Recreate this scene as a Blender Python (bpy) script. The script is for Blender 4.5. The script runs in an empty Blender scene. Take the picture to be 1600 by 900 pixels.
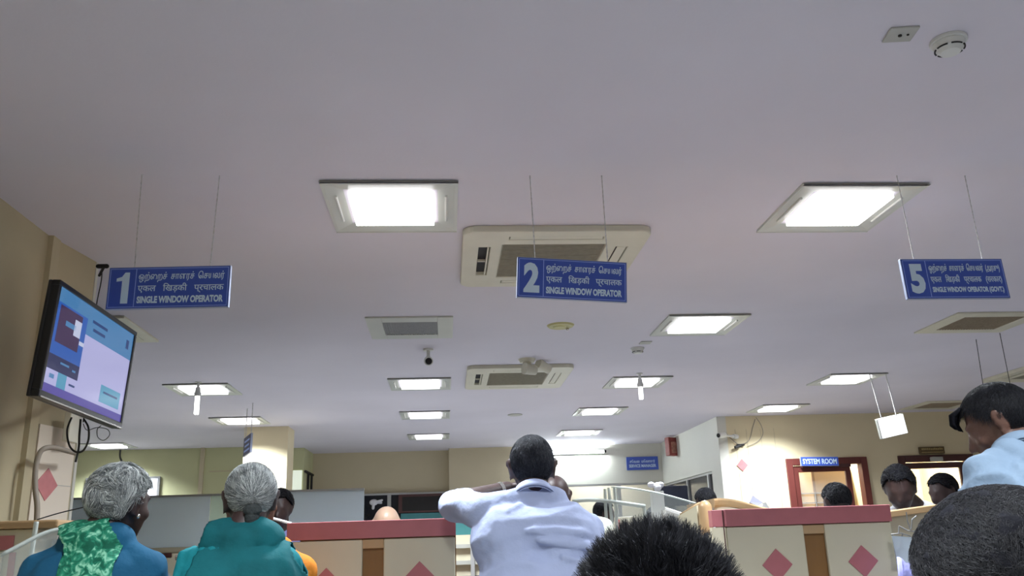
import bpy, bmesh, math, random
import numpy as np
from mathutils import Vector, Matrix, noise
random.seed(7)
PI = math.pi

# ------------------------------------------------------------------ camera
FPX, CAMZ, CEIL = 1344.0, 1.12, 2.62
def _cam_axes():
    d = np.array([698 - 800, -(851 - 450), -FPX]); d /= np.linalg.norm(d)
    x0 = np.cross(d, [0, 1, 0]); x0 /= np.linalg.norm(x0)
    z0 = np.cross(x0, d)
    r = math.radians(0.6)
    X = x0 * math.cos(r) + z0 * math.sin(r)
    return np.array([X, d, np.cross(X, d)])
CM = _cam_axes()
cam_data = bpy.data.cameras.new('camera')
cam_data.sensor_width = 36.0
cam_data.lens = FPX / 1600.0 * 36.0
cam_data.clip_start = 0.05
cam = bpy.data.objects.new('camera', cam_data)
bpy.context.scene.collection.objects.link(cam)
mw = Matrix.Identity(4)
for i in range(3):
    for j in range(3):
        mw[i][j] = CM[i][j]
mw[2][3] = CAMZ
cam.matrix_world = mw
SC = bpy.context.scene
SC.camera = cam

# ------------------------------------------------------------------ world, exposure
world = bpy.data.worlds.new('world'); SC.world = world
world.use_nodes = True
world.node_tree.nodes['Background'].inputs[0].default_value = (0.6, 0.65, 0.8, 1)
world.node_tree.nodes['Background'].inputs[1].default_value = 0.02
SC.view_settings.view_transform = 'Standard'
SC.view_settings.look = 'None'
SC.view_settings.gamma = 1.0
SC.view_settings.use_curve_mapping = False
SC.view_settings.exposure = 0.17
SC.cycles.max_bounces = 8
SC.cycles.diffuse_bounces = 5
SC.cycles.sample_clamp_indirect = 6.0
SC.cycles.use_denoising = True
LAMP_W = 54.0          # power of each ceiling lamp
LAMP_COL = (0.86, 0.93, 1.0)

# ------------------------------------------------------------------ helpers
def ray(px, py):
    w = CM @ np.array([px - 800.0, -(py - 450.0), -FPX])
    return w / np.linalg.norm(w)
def at_z(px, py, z=CEIL):
    r = ray(px, py); t = (z - CAMZ) / r[2]; return Vector((r[0]*t, r[1]*t, z))
def at_y(px, py, y):
    r = ray(px, py); t = y / r[1]; return Vector((r[0]*t, y, CAMZ + r[2]*t))
def at_x(px, py, x):
    r = ray(px, py); t = x / r[0]; return Vector((x, r[1]*t, CAMZ + r[2]*t))

def srgb(r, g, b):
    f = lambda c: (c/255.0)/12.92 if c/255.0 <= 0.04045 else (((c/255.0)+0.055)/1.055)**2.4
    return (f(r), f(g), f(b))

def mat(name, col, rough=0.6, metal=0.0, noise_s=None, noise_a=0.12, bump=None, emit=None, emit_s=0.0,
        trans=0.0, alpha=1.0, spec=0.5, attr=False, stretch=None):
    m = bpy.data.materials.new(name); m.use_nodes = True
    nt = m.node_tree; b = nt.nodes['Principled BSDF']
    b.inputs['Base Color'].default_value = (*col, 1)
    b.inputs['Roughness'].default_value = rough
    b.inputs['Metallic'].default_value = metal
    b.inputs['Specular IOR Level'].default_value = spec
    if trans: b.inputs['Transmission Weight'].default_value = trans
    if alpha < 1: b.inputs['Alpha'].default_value = alpha
    if emit:
        b.inputs['Emission Color'].default_value = (*emit, 1); b.inputs['Emission Strength'].default_value = emit_s
    src = None
    if noise_s or bump:
        tc = nt.nodes.new('ShaderNodeTexCoord'); src = tc.outputs['Object']
        if stretch:
            mp = nt.nodes.new('ShaderNodeMapping'); mp.inputs['Scale'].default_value = stretch
            nt.links.new(src, mp.inputs['Vector']); src = mp.outputs['Vector']
    if noise_s:
        n = nt.nodes.new('ShaderNodeTexNoise'); n.inputs['Scale'].default_value = noise_s; n.inputs['Detail'].default_value = 5
        nt.links.new(src, n.inputs['Vector'])
        r = nt.nodes.new('ShaderNodeValToRGB')
        r.color_ramp.elements[0].position = 0.3; r.color_ramp.elements[1].position = 0.7
        r.color_ramp.elements[0].color = (*[c*(1-noise_a) for c in col], 1)
        r.color_ramp.elements[1].color = (*[min(1, c*(1+noise_a)) for c in col], 1)
        nt.links.new(n.outputs['Fac'], r.inputs['Fac']); nt.links.new(r.outputs['Color'], b.inputs['Base Color'])
    if attr:
        a = nt.nodes.new('ShaderNodeAttribute'); a.attribute_name = 'col'
        nt.links.new(a.outputs['Color'], b.inputs['Base Color'])
    if bump:
        n2 = nt.nodes.new('ShaderNodeTexNoise'); n2.inputs['Scale'].default_value = bump[0]; n2.inputs['Detail'].default_value = 4
        nt.links.new(src, n2.inputs['Vector'])
        bp = nt.nodes.new('ShaderNodeBump'); bp.inputs['Strength'].default_value = bump[1]
        bp.inputs['Distance'].default_value = bump[2] if len(bump) > 2 else 0.01
        nt.links.new(n2.outputs['Fac'], bp.inputs['Height']); nt.links.new(bp.outputs['Normal'], b.inputs['Normal'])
    return m

class MB:
    """collects shapes of one mesh"""
    def __init__(s): s.v = []; s.f = []; s.mi = []
    def add(s, V, F, mi=0):
        o = len(s.v); s.v += [tuple(map(float, p)) for p in V]
        s.f += [tuple(i+o for i in f) for f in F]; s.mi += [mi]*len(F); return s
    def box(s, a, b, mi=0):
        (x0, x1), (y0, y1), (z0, z1) = [(min(p), max(p)) for p in zip(a, b)]
        V = [(x, y, z) for x in (x0, x1) for y in (y0, y1) for z in (z0, z1)]
        F = [(0,1,3,2), (4,6,7,5), (0,4,5,1), (2,3,7,6), (0,2,6,4), (1,5,7,3)]
        return s.add(V, F, mi)
    def prism(s, poly, axis, a, b, mi=0):
        """poly: 2D points; axis 'x','y','z' extrusion from a to b"""
        n = len(poly)
        def P(u, v, w): return {'x': (w, u, v), 'y': (u, w, v), 'z': (u, v, w)}[axis]
        V = [P(u, v, a) for u, v in poly] + [P(u, v, b) for u, v in poly]
        F = [tuple(range(n)), tuple(reversed(range(n, 2*n)))] + [(i, i+n, (i+1) % n + n, (i+1) % n) for i in range(n)]
        return s.add(V, F, mi)
    def cyl(s, p0, p1, r0, r1=None, n=16, mi=0):
        r1 = r0 if r1 is None else r1
        p0 = Vector(p0); p1 = Vector(p1); d = (p1-p0).normalized()
        u = d.orthogonal().normalized(); w = d.cross(u)
        V = []
        for p, r in ((p0, r0), (p1, r1)):
            for i in range(n):
                t = 2*PI*i/n; V.append(p + (u*math.cos(t) + w*math.sin(t))*r)
        F = [tuple(reversed(range(n))), tuple(range(n, 2*n))] + [(i, (i+1) % n, (i+1) % n+n, i+n) for i in range(n)]
        return s.add(V, F, mi)
    def tube(s, pts, r, n=8, mi=0, flat=None):
        pts = [Vector(p) for p in pts]; V = []; N = len(pts)
        rr = r if hasattr(r, '__len__') else [r]*N
        d0 = (pts[1]-pts[0]).normalized(); u = d0.orthogonal().normalized()
        for k, p in enumerate(pts):
            d = (pts[min(k+1, N-1)]-pts[max(k-1, 0)]).normalized()
            u = (u - d*u.dot(d)).normalized(); w = d.cross(u)
            for i in range(n):
                t = 2*PI*i/n; V.append(p + (u*math.cos(t) + w*math.sin(t))*rr[k])
        F = [tuple(reversed(range(n))), tuple(range((N-1)*n, N*n))]
        for k in range(N-1):
            F += [(k*n+i, k*n+(i+1) % n, (k+1)*n+(i+1) % n, (k+1)*n+i) for i in range(n)]
        return s.add(V, F, mi)
    def ell(s, c, r, R=None, nu=20, nv=12, mi=0):
        V = []; F = []
        for j in range(nv+1):
            ph = PI*j/nv
            for i in range(nu):
                t = 2*PI*i/nu
                q = Vector((math.sin(ph)*math.cos(t)*r[0], math.sin(ph)*math.sin(t)*r[1], math.cos(ph)*r[2]))
                if R: q = R @ q
                V.append(Vector(c)+q)
        for j in range(nv):
            for i in range(nu):
                a, b = j*nu+i, j*nu+(i+1) % nu
                if j == 0: F.append((a, a+nu, b+nu))
                elif j == nv-1: F.append((a, a+nu, b))
                else: F.append((a, a+nu, b+nu, b))
        return s.add(V, F, mi)
    def cap(s, p0, p1, r0, r1=None, n=14, mi=0):
        """tapered capsule"""
        r1 = r0 if r1 is None else r1
        p0 = Vector(p0); p1 = Vector(p1); d = p1-p0; L = d.length
        d = d.normalized() if L > 1e-6 else Vector((0, 0, 1))
        u = d.orthogonal().normalized(); w = d.cross(u); V = [p0 - d*r0]; rings = []
        for k in range(1, 5):
            a = -PI/2 + PI/2*k/4; rings.append((p0 + d*(math.sin(a)*r0), math.cos(a)*r0))
        for k in range(0, 4):
            a = PI/2*k/4; rings.append((p1 + d*(math.sin(a)*r1), math.cos(a)*r1))
        for c, r in rings:
            for i in range(n):
                t = 2*PI*i/n; V.append(c + (u*math.cos(t)+w*math.sin(t))*r)
        V.append(p1 + d*r1); e = len(V)-1; m = len(rings)
        F = [(0, 1+(i+1) % n, 1+i) for i in range(n)]
        for k in range(m-1):
            a = 1+k*n; F += [(a+i, a+(i+1) % n, a+n+(i+1) % n, a+n+i) for i in range(n)]
        a = 1+(m-1)*n; F += [(a+i, a+(i+1) % n, e) for i in range(n)]
        return s.add(V, F, mi)
    def xf(s, M):
        s.v = [tuple(M @ Vector(p)) for p in s.v]; return s
    def build(s, name, mats, parent=None, smooth=False, bevel=0, seg=2):
        me = bpy.data.meshes.new(name); me.from_pydata(s.v, [], s.f)
        bm = bmesh.new(); bm.from_mesh(me); bmesh.ops.recalc_face_normals(bm, faces=bm.faces[:]); bm.to_mesh(me); bm.free()
        mats = mats if isinstance(mats, (list, tuple)) else [mats]
        for m in mats: me.materials.append(m)
        if len(mats) > 1: me.polygons.foreach_set('material_index', s.mi)
        o = bpy.data.objects.new(name, me); SC.collection.objects.link(o)
        if smooth: me.polygons.foreach_set('use_smooth', [True]*len(me.polygons))
        if bevel:
            md = o.modifiers.new('bevel', 'BEVEL'); md.width = bevel; md.segments = seg; md.limit_method = 'ANGLE'
        if parent: o.parent = parent
        return o

def tag(o, label=None, cat=None, group=None, kind=None):
    for k, v in (('label', label), ('category', cat), ('group', group), ('kind', kind)):
        if v: o[k] = v
    return o
def thing(name, label, cat, loc=(0, 0, 0), rot=(0, 0, 0), group=None):
    o = bpy.data.objects.new(name, None); SC.collection.objects.link(o)
    o.location = loc; o.rotation_euler = rot; o.empty_display_size = .05
    return tag(o, label, cat, group)
def struct(o): o['kind'] = 'structure'; return o

def evaluated(o):
    dg = bpy.context.evaluated_depsgraph_get(); dg.update()
    me = bpy.data.meshes.new_from_object(o.evaluated_get(dg))
    return me

def text_mesh(s, w, h, bold=0.0, both=True):
    """flat lettering fitted into a w x h box, centred, in the XZ plane facing -Y"""
    cu = bpy.data.curves.new('lettering', 'FONT'); cu.body = s; cu.size = 1; cu.offset = bold; cu.extrude = 0.0
    cu.resolution_u = 3
    o = bpy.data.objects.new('lettering', cu); SC.collection.objects.link(o)
    me = evaluated(o); bpy.data.objects.remove(o); bpy.data.curves.remove(cu)
    co = np.array([v.co[:] for v in me.vertices]); mn = co.min(0); mx = co.max(0)
    V = [((p[0]-(mn[0]+mx[0])/2)/(mx[0]-mn[0])*w, 0, (p[1]-(mn[1]+mx[1])/2)/(mx[1]-mn[1])*h) for p in co]
    F = [tuple(p.vertices) for p in me.polygons]
    bpy.data.meshes.remove(me)
    return V, F

# ------------------------------------------------------------------ materials
M = {}
M['ceiling'] = mat('ceiling_paint', srgb(217, 212, 220), .9, noise_s=.8, noise_a=.05, bump=(60, .05))
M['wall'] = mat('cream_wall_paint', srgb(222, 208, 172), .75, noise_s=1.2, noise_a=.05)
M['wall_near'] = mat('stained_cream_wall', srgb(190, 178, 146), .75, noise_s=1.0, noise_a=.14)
M['wall_back'] = mat('beige_wall_paint', srgb(200, 188, 158), .75, noise_s=1.0, noise_a=.05)
M['wall_green'] = mat('yellow_green_wall_paint', srgb(202, 202, 158), .75, noise_s=1.0, noise_a=.05)
M['wall_pale'] = mat('pale_wall_paint_and_glare', srgb(214, 212, 200), .6, noise_s=1.0, noise_a=.04)
M['tile'] = mat('cream_wall_tile', srgb(226, 214, 196), .35, noise_s=3, noise_a=.04)
M['joint'] = mat('tile_joint', srgb(196, 184, 154), .6, noise_s=20, noise_a=.05)
M['pink_tile'] = mat('pink_tile', srgb(196, 120, 122), .4, noise_s=20, noise_a=.08)
M['floor'] = mat('grey_floor_tile', srgb(110, 110, 113), .35, noise_s=2, noise_a=.06)
M['frame'] = mat('lamp_frame_enamel', srgb(200, 202, 192), .35, noise_s=3, noise_a=.04)
M['frame_dull'] = mat('dull_grey_enamel', srgb(176, 176, 168), .45, noise_s=3, noise_a=.05)
M['lens'] = mat('lamp_diffuser', (1, 1, 1), .3, emit=(1.0, 1.0, 1.0), emit_s=2.6)
M['tube_glow'] = mat('lit_tube', (1, 1, 1), .3, emit=(1.0, 1.0, 1.0), emit_s=3.0)
M['ivory'] = mat('aged_ivory_plastic', srgb(208, 204, 184), .45, noise_s=6, noise_a=.05)
M['white_plastic'] = mat('white_plastic', srgb(214, 214, 208), .4, noise_s=6, noise_a=.03)
M['grille'] = mat('grey_grille', srgb(140, 140, 138), .6, noise_s=30, noise_a=.1)
M['brown_grille'] = mat('dusty_brown_grille', srgb(150, 136, 116), .7, noise_s=30, noise_a=.12)
M['slot'] = mat('dark_slot', srgb(38, 36, 36), .8, noise_s=10, noise_a=.1)
M['black'] = mat('black_plastic', srgb(26, 26, 30), .35, noise_s=8, noise_a=.1)
M['dark_glass'] = mat('dark_glass', srgb(28, 30, 38), .15, noise_s=4, noise_a=.1)
M['sign_blue'] = mat('sign_blue', srgb(58, 86, 178), .4, noise_s=8, noise_a=.04)
M['sign_edge'] = mat('sign_white_edge', srgb(150, 158, 180), .4, noise_s=8, noise_a=.03)
M['sign_ink'] = mat('sign_lettering', srgb(206, 226, 240), .5, noise_s=8, noise_a=.03)
M['sign_line'] = mat('sign_pale_blue_line', srgb(158, 182, 240), .5, noise_s=8, noise_a=.03)
M['sign_navy'] = mat('sign_navy', srgb(52, 48, 92), .5, noise_s=8, noise_a=.05)
M['chain'] = mat('steel_chain', srgb(196, 194, 192), .5, metal=.0, noise_s=90, noise_a=.2)
M['steel'] = mat('brushed_steel', srgb(200, 198, 194), .22, metal=.9, noise_s=20, noise_a=.06)
M['alu'] = mat('aluminium_frame', srgb(178, 178, 176), .4, metal=.3, noise_s=20, noise_a=.05)
M['counter_red'] = mat('counter_red_laminate', srgb(178, 106, 110), .4, noise_s=14, noise_a=.06)
M['counter_cream'] = mat('counter_cream_laminate', srgb(206, 198, 172), .45, noise_s=5, noise_a=.03)
M['wood'] = mat('varnished_brown_wood', srgb(134, 96, 52), .4, noise_s=6, noise_a=.22, stretch=(1, 1, .12), bump=(40, .1))
M['wood_light'] = mat('light_beech_wood', srgb(186, 154, 114), .35, noise_s=5, noise_a=.12, stretch=(.3, 1, 1))
M['frost'] = mat('frosted_partition_glass', srgb(226, 238, 246), .6, noise_s=2, noise_a=.05, trans=.4)
M['frost_green'] = mat('pale_green_glass', srgb(226, 246, 234), .5, noise_s=2, noise_a=.05, trans=.4)
M['clear'] = mat('clear_acrylic', srgb(225, 236, 232), .08, alpha=.16, noise_s=3, noise_a=.02)
M['acryl_edge'] = mat('acrylic_edge', srgb(206, 214, 208), .3, alpha=.75, noise_s=3, noise_a=.03)
M['door_red'] = mat('red_brown_door_varnish', srgb(104, 50, 44), .45, noise_s=5, noise_a=.16, stretch=(1, 1, .15))
M['door_dark'] = mat('dark_maroon_door_varnish', srgb(78, 44, 42), .45, noise_s=5, noise_a=.16, stretch=(1, 1, .15))
M['room_lit'] = mat('bright_room_wall', srgb(238, 228, 196), .7, noise_s=2, noise_a=.03)
M['cable'] = mat('black_cable', srgb(34, 34, 34), .5, noise_s=20, noise_a=.1)
M['conduit'] = mat('grey_conduit', srgb(150, 140, 126), .5, noise_s=20, noise_a=.08)
M['paper'] = mat('white_paper', srgb(230, 230, 236), .7, noise_s=12, noise_a=.05)
M['paper_grey'] = mat('printed_grey_page', srgb(120, 120, 134), .7, noise_s=12, noise_a=.08)
M['teal_panel'] = mat('teal_board', srgb(52, 112, 114), .6, noise_s=6, noise_a=.08)
M['red_box'] = mat('red_fire_box', srgb(140, 62, 56), .5, noise_s=20, noise_a=.25)
M['skin_dark'] = mat('dark_brown_skin', srgb(60, 43, 41), .5, noise_s=18, noise_a=.1, bump=(120, .1))
M['skin_mid'] = mat('brown_skin', srgb(100, 70, 58), .5, noise_s=18, noise_a=.1, bump=(120, .1))
M['skin_pale'] = mat('light_brown_bald_skin', srgb(206, 172, 148), .4, noise_s=18, noise_a=.06)
M['eye'] = mat('eye_white', srgb(200, 196, 190), .3, noise_s=60, noise_a=.05)
M['hair_strand'] = mat('hair_strands', (.02, .02, .02), .55, attr=True, spec=.3)
M['hair_black'] = mat('black_hair', srgb(22, 22, 27), .85, noise_s=60, noise_a=.3, bump=(150, .3), spec=.1)
M['hair_grey'] = mat('grey_hair', srgb(150, 154, 152), .6, noise_s=40, noise_a=.3, bump=(120, .6))
M['hair_salt'] = mat('greying_black_hair', srgb(34, 36, 46), .8, noise_s=40, noise_a=.4, bump=(140, .6))
def cloth(name, c, a=.08): return mat(name, c, .85, noise_s=9, noise_a=a, bump=(26, .35, .012), spec=.25)
M['shirt_white'] = cloth('pale_lavender_white_shirt', srgb(168, 178, 208), .03)
M['shirt_blue'] = cloth('light_blue_shirt', srgb(134, 155, 176), .04)
M['shirt_cream'] = cloth('cream_shirt', srgb(214, 218, 204), .04)
M['shirt_plain'] = cloth('white_shirt', srgb(222, 222, 226), .03)
M['trousers'] = cloth('dark_trousers', srgb(48, 48, 58))
M['teal'] = cloth('teal_sari_cloth', srgb(20, 118, 126), .16)
M['teal_dark'] = cloth('dark_teal_drape', srgb(16, 92, 98), .22)
M['blue_blouse'] = cloth('deep_blue_blouse', srgb(26, 84, 116), .1)
M['orange'] = cloth('orange_blouse', srgb(192, 116, 32), .06)
M['lilac'] = cloth('lilac_cloth', srgb(150, 150, 206), .06)

def scarf_material():
    m = mat('green_printed_scarf', srgb(40, 150, 112), .8, bump=(30, .4, .012), spec=.3)
    nt = m.node_tree; b = nt.nodes['Principled BSDF']
    tc = nt.nodes.new('ShaderNodeTexCoord')
    v = nt.nodes.new('ShaderNodeTexNoise'); v.inputs['Scale'].default_value = 40; v.inputs['Detail'].default_value = 3; v.inputs['Distortion'].default_value = 1.2
    r = nt.nodes.new('ShaderNodeValToRGB'); e = r.color_ramp.elements
    e[0].position = .40; e[0].color = (*srgb(16, 92, 70), 1); e[1].position = .64; e[1].color = (*srgb(140, 204, 172), 1)
    x = r.color_ramp.elements.new(.52); x.color = (*srgb(36, 130, 100), 1)
    nt.links.new(tc.outputs['Object'], v.inputs['Vector']); nt.links.new(v.outputs['Fac'], r.inputs['Fac'])
    nt.links.new(r.outputs['Color'], b.inputs['Base Color']); return m
M['scarf'] = scarf_material()

# ------------------------------------------------------------------ the room
def wallbox(name, a, b, m): return struct(MB().box(a, b).build(name, m))
wallbox('floor', (-7.2, -5, -.1), (9.2, 15.6, 0), M['floor'])
wallbox('ceiling', (-7.2, -5, CEIL), (9.2, 15.6, CEIL+.12), M['ceiling'])
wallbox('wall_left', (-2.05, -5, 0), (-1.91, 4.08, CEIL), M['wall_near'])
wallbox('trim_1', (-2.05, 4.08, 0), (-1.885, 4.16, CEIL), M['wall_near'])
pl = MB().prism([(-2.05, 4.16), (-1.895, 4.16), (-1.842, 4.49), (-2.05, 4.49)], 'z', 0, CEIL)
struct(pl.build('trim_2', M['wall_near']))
wallbox('wall_rear', (-7.2, -5.12, 0), (9.2, -5, CEIL), M['wall'])
wallbox('wall_far_left', (-7.3, -5, 0), (-7.2, 13.4, CEIL), M['wall_green'])
wallbox('wall_right', (9.2, -5, 0), (9.3, 15.6, CEIL), M['wall'])
wallbox('wall_back_left', (-7.2, 13.3, 0), (-2.62, 13.42, CEIL), M['wall_green'])
wallbox('trim_3', (-3.64, 13.27, 0), (-3.58, 13.3, CEIL), M['wall_back'])
wallbox('trim_4', (-3.5, 13.285, 2.265), (-2.62, 13.3, 2.28), M['wall_back'])
wallbox('wall_column', (-2.52, 11.1, 0), (-1.98, 11.55, CEIL), M['wall'])
# stepped green block right of the column and the long beige wall behind
wallbox('wall_block', (-2.62, 13.6, 0), (-2.17, 14.5, CEIL), M['wall_green'])
wallbox('wall_back', (-2.62, 14.5, 0), (.05, 14.6, CEIL), M['wall_back'])
wallbox('trim_5', (.05, 14.2, 1.98), (1.52, 14.6, CEIL), M['wall_back'])
wallbox('trim_6', (.05, 14.2, 0), (1.62, 14.6, 1.98), M['wall_back'])
wallbox('trim_7', (1.52, 14.2, 1.99), (3.62, 14.6, CEIL), M['wall_pale'])  # glare on the back wall is put into this paler colour
wallbox('trim_8', (1.62, 14.2, 0), (3.62, 14.3, .9), M['wall_pale'])
# projecting side wall on the right, window opening in it
X0 = 3.55
wallbox('wall_side_lower', (X0, 11.1, 0), (X0+.12, 14.2, .9), M['wall_pale'])
wallbox('wall_side_upper', (X0, 11.1, 1.955), (X0+.12, 14.2, CEIL), M['wall_pale'])
wallbox('wall_side_end', (X0, 11.1, .9), (X0+.12, 11.52, 1.955), M['wall_pale'])
# right back wall with two doorways
YB = 11.1
def rb(name, x0, x1, z0, z1): return wallbox(name, (x0, YB, z0), (x1, YB+.14, z1), M['wall'])
rb('wall_back_right_pier', X0+.12, 4.42, 0, CEIL)
rb('wall_back_right_lintel', 4.42, 5.5, 2.04, CEIL)
rb('wall_back_right_middle', 5.5, 5.94, 0, CEIL)
rb('wall_back_right_second_lintel', 5.94, 6.95, 2.04, CEIL)
rb('wall_back_right_end', 6.95, 9.2, 0, CEIL)
for i, x in enumerate((3.78, 3.93, 4.12, 4.3)):
    wallbox('trim_%d' % (9+i), (x, YB-.004, 0), (x+.004, YB, 2.45), M['joint'])
# rooms behind the doors
wallbox('wall_system_room', (4.2, 13.0, 0), (7.3, 13.1, CEIL), M['room_lit'])
wallbox('wall_system_room_left', (4.1, 11.24, 0), (4.2, 13.1, CEIL), M['room_lit'])
wallbox('wall_between_rooms', (5.7, 11.24, 0), (5.76, 13.0, CEIL), M['room_lit'])
wallbox('wall_room_right', (7.3, 11.24, 0), (7.4, 13.1, CEIL), M['room_lit'])
# room behind the glazed screen
wallbox('wall_glazed_room', (.9, 15.5, 0), (5.2, 15.6, CEIL), M['wall_pale'])

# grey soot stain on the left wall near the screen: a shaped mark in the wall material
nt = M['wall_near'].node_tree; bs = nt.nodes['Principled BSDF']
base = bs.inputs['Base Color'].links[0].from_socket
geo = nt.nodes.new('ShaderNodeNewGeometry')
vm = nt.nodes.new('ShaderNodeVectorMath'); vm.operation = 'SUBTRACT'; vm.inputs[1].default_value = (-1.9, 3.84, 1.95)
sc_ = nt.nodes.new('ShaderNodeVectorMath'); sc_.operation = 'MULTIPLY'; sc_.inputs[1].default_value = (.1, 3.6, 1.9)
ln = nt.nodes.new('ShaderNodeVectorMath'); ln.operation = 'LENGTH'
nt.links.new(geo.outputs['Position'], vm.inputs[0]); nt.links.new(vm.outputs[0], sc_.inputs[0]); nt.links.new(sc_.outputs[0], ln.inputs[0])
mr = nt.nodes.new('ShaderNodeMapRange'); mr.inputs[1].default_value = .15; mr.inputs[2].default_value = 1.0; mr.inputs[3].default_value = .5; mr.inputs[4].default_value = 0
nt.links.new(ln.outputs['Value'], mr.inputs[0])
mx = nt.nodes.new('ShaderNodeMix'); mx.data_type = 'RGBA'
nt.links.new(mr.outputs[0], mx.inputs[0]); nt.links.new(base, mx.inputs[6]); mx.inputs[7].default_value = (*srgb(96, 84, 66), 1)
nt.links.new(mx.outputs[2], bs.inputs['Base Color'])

# pillar tile facing (below the screen) with pink diamond
def pill(y):   # x of the angled pillar face
    return -1.895 + (y-4.16)/.36*.06
# ------------------------------------------------------------------ ceiling lamps
def lamp_proto():
    root = thing('ceiling_lamp', '', 'ceiling lamp')
    H = .295; f = MB()
    # flat rim, then a shallow concave reflector
    def ring(a, b, za, zb, mi=0):
        V = [(-a,-a,za),(a,-a,za),(a,a,za),(-a,a,za),(-b,-b*1.06,zb),(b,-b*1.06,zb),(b,b*1.06,zb),(-b,b*1.06,zb)]
        f.add(V, [(i,(i+1)%4,(i+1)%4+4,i+4) for i in range(4)], mi)
    ring(H, H, 0, -.012); 
    V = [(-H,-H,-.012),(H,-H,-.012),(H,H,-.012),(-H,H,-.012)]
    h = .28
    V2 = [(-h,-h,-.012),(h,-h,-.012),(h,h,-.012),(-h,h,-.012)]
    f.add(V+V2, [(i,(i+1)%4,(i+1)%4+4,i+4) for i in range(4)])
    g = .205
    V3 = [(-g,-g,-.002),(g,-g,-.002),(g,g,-.002),(-g,g,-.002)]
    f.add(V2+V3, [(i,(i+1)%4,(i+1)%4+4,i+4) for i in range(4)])
    f.build('lamp_frame', M['frame'], root)
    l = MB().box((-.186, -.186, -.024), (.186, .186, -.004))
    for k in range(20):       # prismatic ribs along two sides
        x = -.178+k*.0187
        l.cyl((x, -.188, -.022), (x, -.188, -.006), .006, n=6); l.cyl((x, .188, -.022), (x, .188, -.006), .006, n=6)
    l.build('diffuser', M['lens'], root, bevel=.006)
    for s in (-1, 1):
        MB().cyl((s*.243, -.15, -.0115), (s*.243, .15, -.0115), .006, n=8).build('reflection_streak', M['white_plastic'], root)  # added white rods imitate the diffuser's reflection in the frame
    ld = bpy.data.lights.new('lamp_light', 'AREA'); ld.shape = 'RECTANGLE'; ld.size = .38; ld.size_y = .4
    ld.energy = LAMP_W; ld.color = LAMP_COL; ld.spread = math.radians(132)
    lo = bpy.data.objects.new('lamp_light', ld); SC.collection.objects.link(lo); lo.parent = root; lo.location = (0, 0, -.028)
    return root
def copy_tree(o, parent=None):
    c = o.copy(); SC.collection.objects.link(c)
    if parent: c.parent = parent
    for ch in o.children: copy_tree(ch, c)
    return c
LP = lamp_proto()
lamps = [
 (-.23, 3.72, 'square ceiling lamp left of the nearest air conditioner, largest on the left'),
 (1.9, 3.75, 'square ceiling lamp up and left of the sign numbered 5'),
 (1.87, 6.05, 'square ceiling lamp between the sign numbered 2 and the sign numbered 5, just below them'),
 (-.24, 8.27, 'ceiling lamp directly beneath the bullet camera, first of the middle row of three'),
 (-.24, 10.35, 'ceiling lamp in the middle column, second of three, between two others'),
 (-.24, 12.5, 'smallest ceiling lamp of the middle column, closest to the beige back wall'),
 (1.91, 8.4, 'ceiling lamp with a white bulb hanging before it, right of the far air conditioner'),
 (1.87, 10.35, 'ceiling lamp with a partly dim diffuser, up and right of the leaning man head'),
 (1.93, 12.45, 'ceiling lamp glaring beside the back wall, behind the leaning man head'),
 (-2.3, 8.35, 'ceiling lamp right of the television with a spiral bulb under it'),
 (-2.44, 10.5, 'ceiling lamp in front of the pale square column'),
 (-4.75, 12.7, 'ceiling lamp over the yellow green wall, below the television'),
 (4.1, 8.45, 'ceiling lamp above the white hanging box sign'),
 (4.12, 10.42, 'ceiling lamp close to the cream wall above the pink diamond tile'),
]
for i, (x, y, lab) in enumerate(lamps):
    o = LP if i == 0 else copy_tree(LP)
    o.location = (x, y, CEIL); o['label'] = lab; o['group'] = 'square recessed ceiling lamps'
    if i in (10, 13):      # extra power added to brighten the column; cream wall lamp slightly dimmed
        for ch in o.children:
            if ch.type == 'LIGHT': ch.data = ch.data.copy(); ch.data.energy = LAMP_W*(1.9 if i == 10 else .95)
for i, (x, y) in enumerate([(-.23, 1.1), (1.9, 1.1), (-.23, -1.1), (1.9, -1.1), (4.6, 1.6), (6.6, 6.5), (-.23, -3.3), (6.4, 3.4)]):
    o = copy_tree(LP); o.location = (x, y, CEIL); o['label'] = 'square ceiling lamp of the waiting area behind the viewer'; o['group'] = 'square recessed ceiling lamps'
# bare fittings in the rooms seen through glass
for (x, y, e, lab) in ((5.0, 12.1, 40, 'ceiling light of the system room seen through its door'), (6.6, 12.1, 70, 'ceiling light of the room behind the maroon door'), (2.6, 14.95, 25, 'ceiling light of the glazed room at the back')):
    t = thing('room_light', lab, 'ceiling lamp', (x, y, CEIL))
    MB().box((-.3, -.04, -.05), (.3, .04, 0)).build('light_body', M['white_plastic'], t, bevel=.005)
    MB().cyl((-.28, 0, -.06), (.28, 0, -.06), .013).build('tube', M['tube_glow'], t, smooth=True)
    ld = bpy.data.lights.new('tube_light', 'AREA'); ld.shape = 'RECTANGLE'; ld.size = .5; ld.size_y = .05; ld.energy = e; ld.color = (1, .96, .86)
    lo = bpy.data.objects.new('tube_light', ld); SC.collection.objects.link(lo); lo.parent = t; lo.location = (0, 0, -.075)

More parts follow.
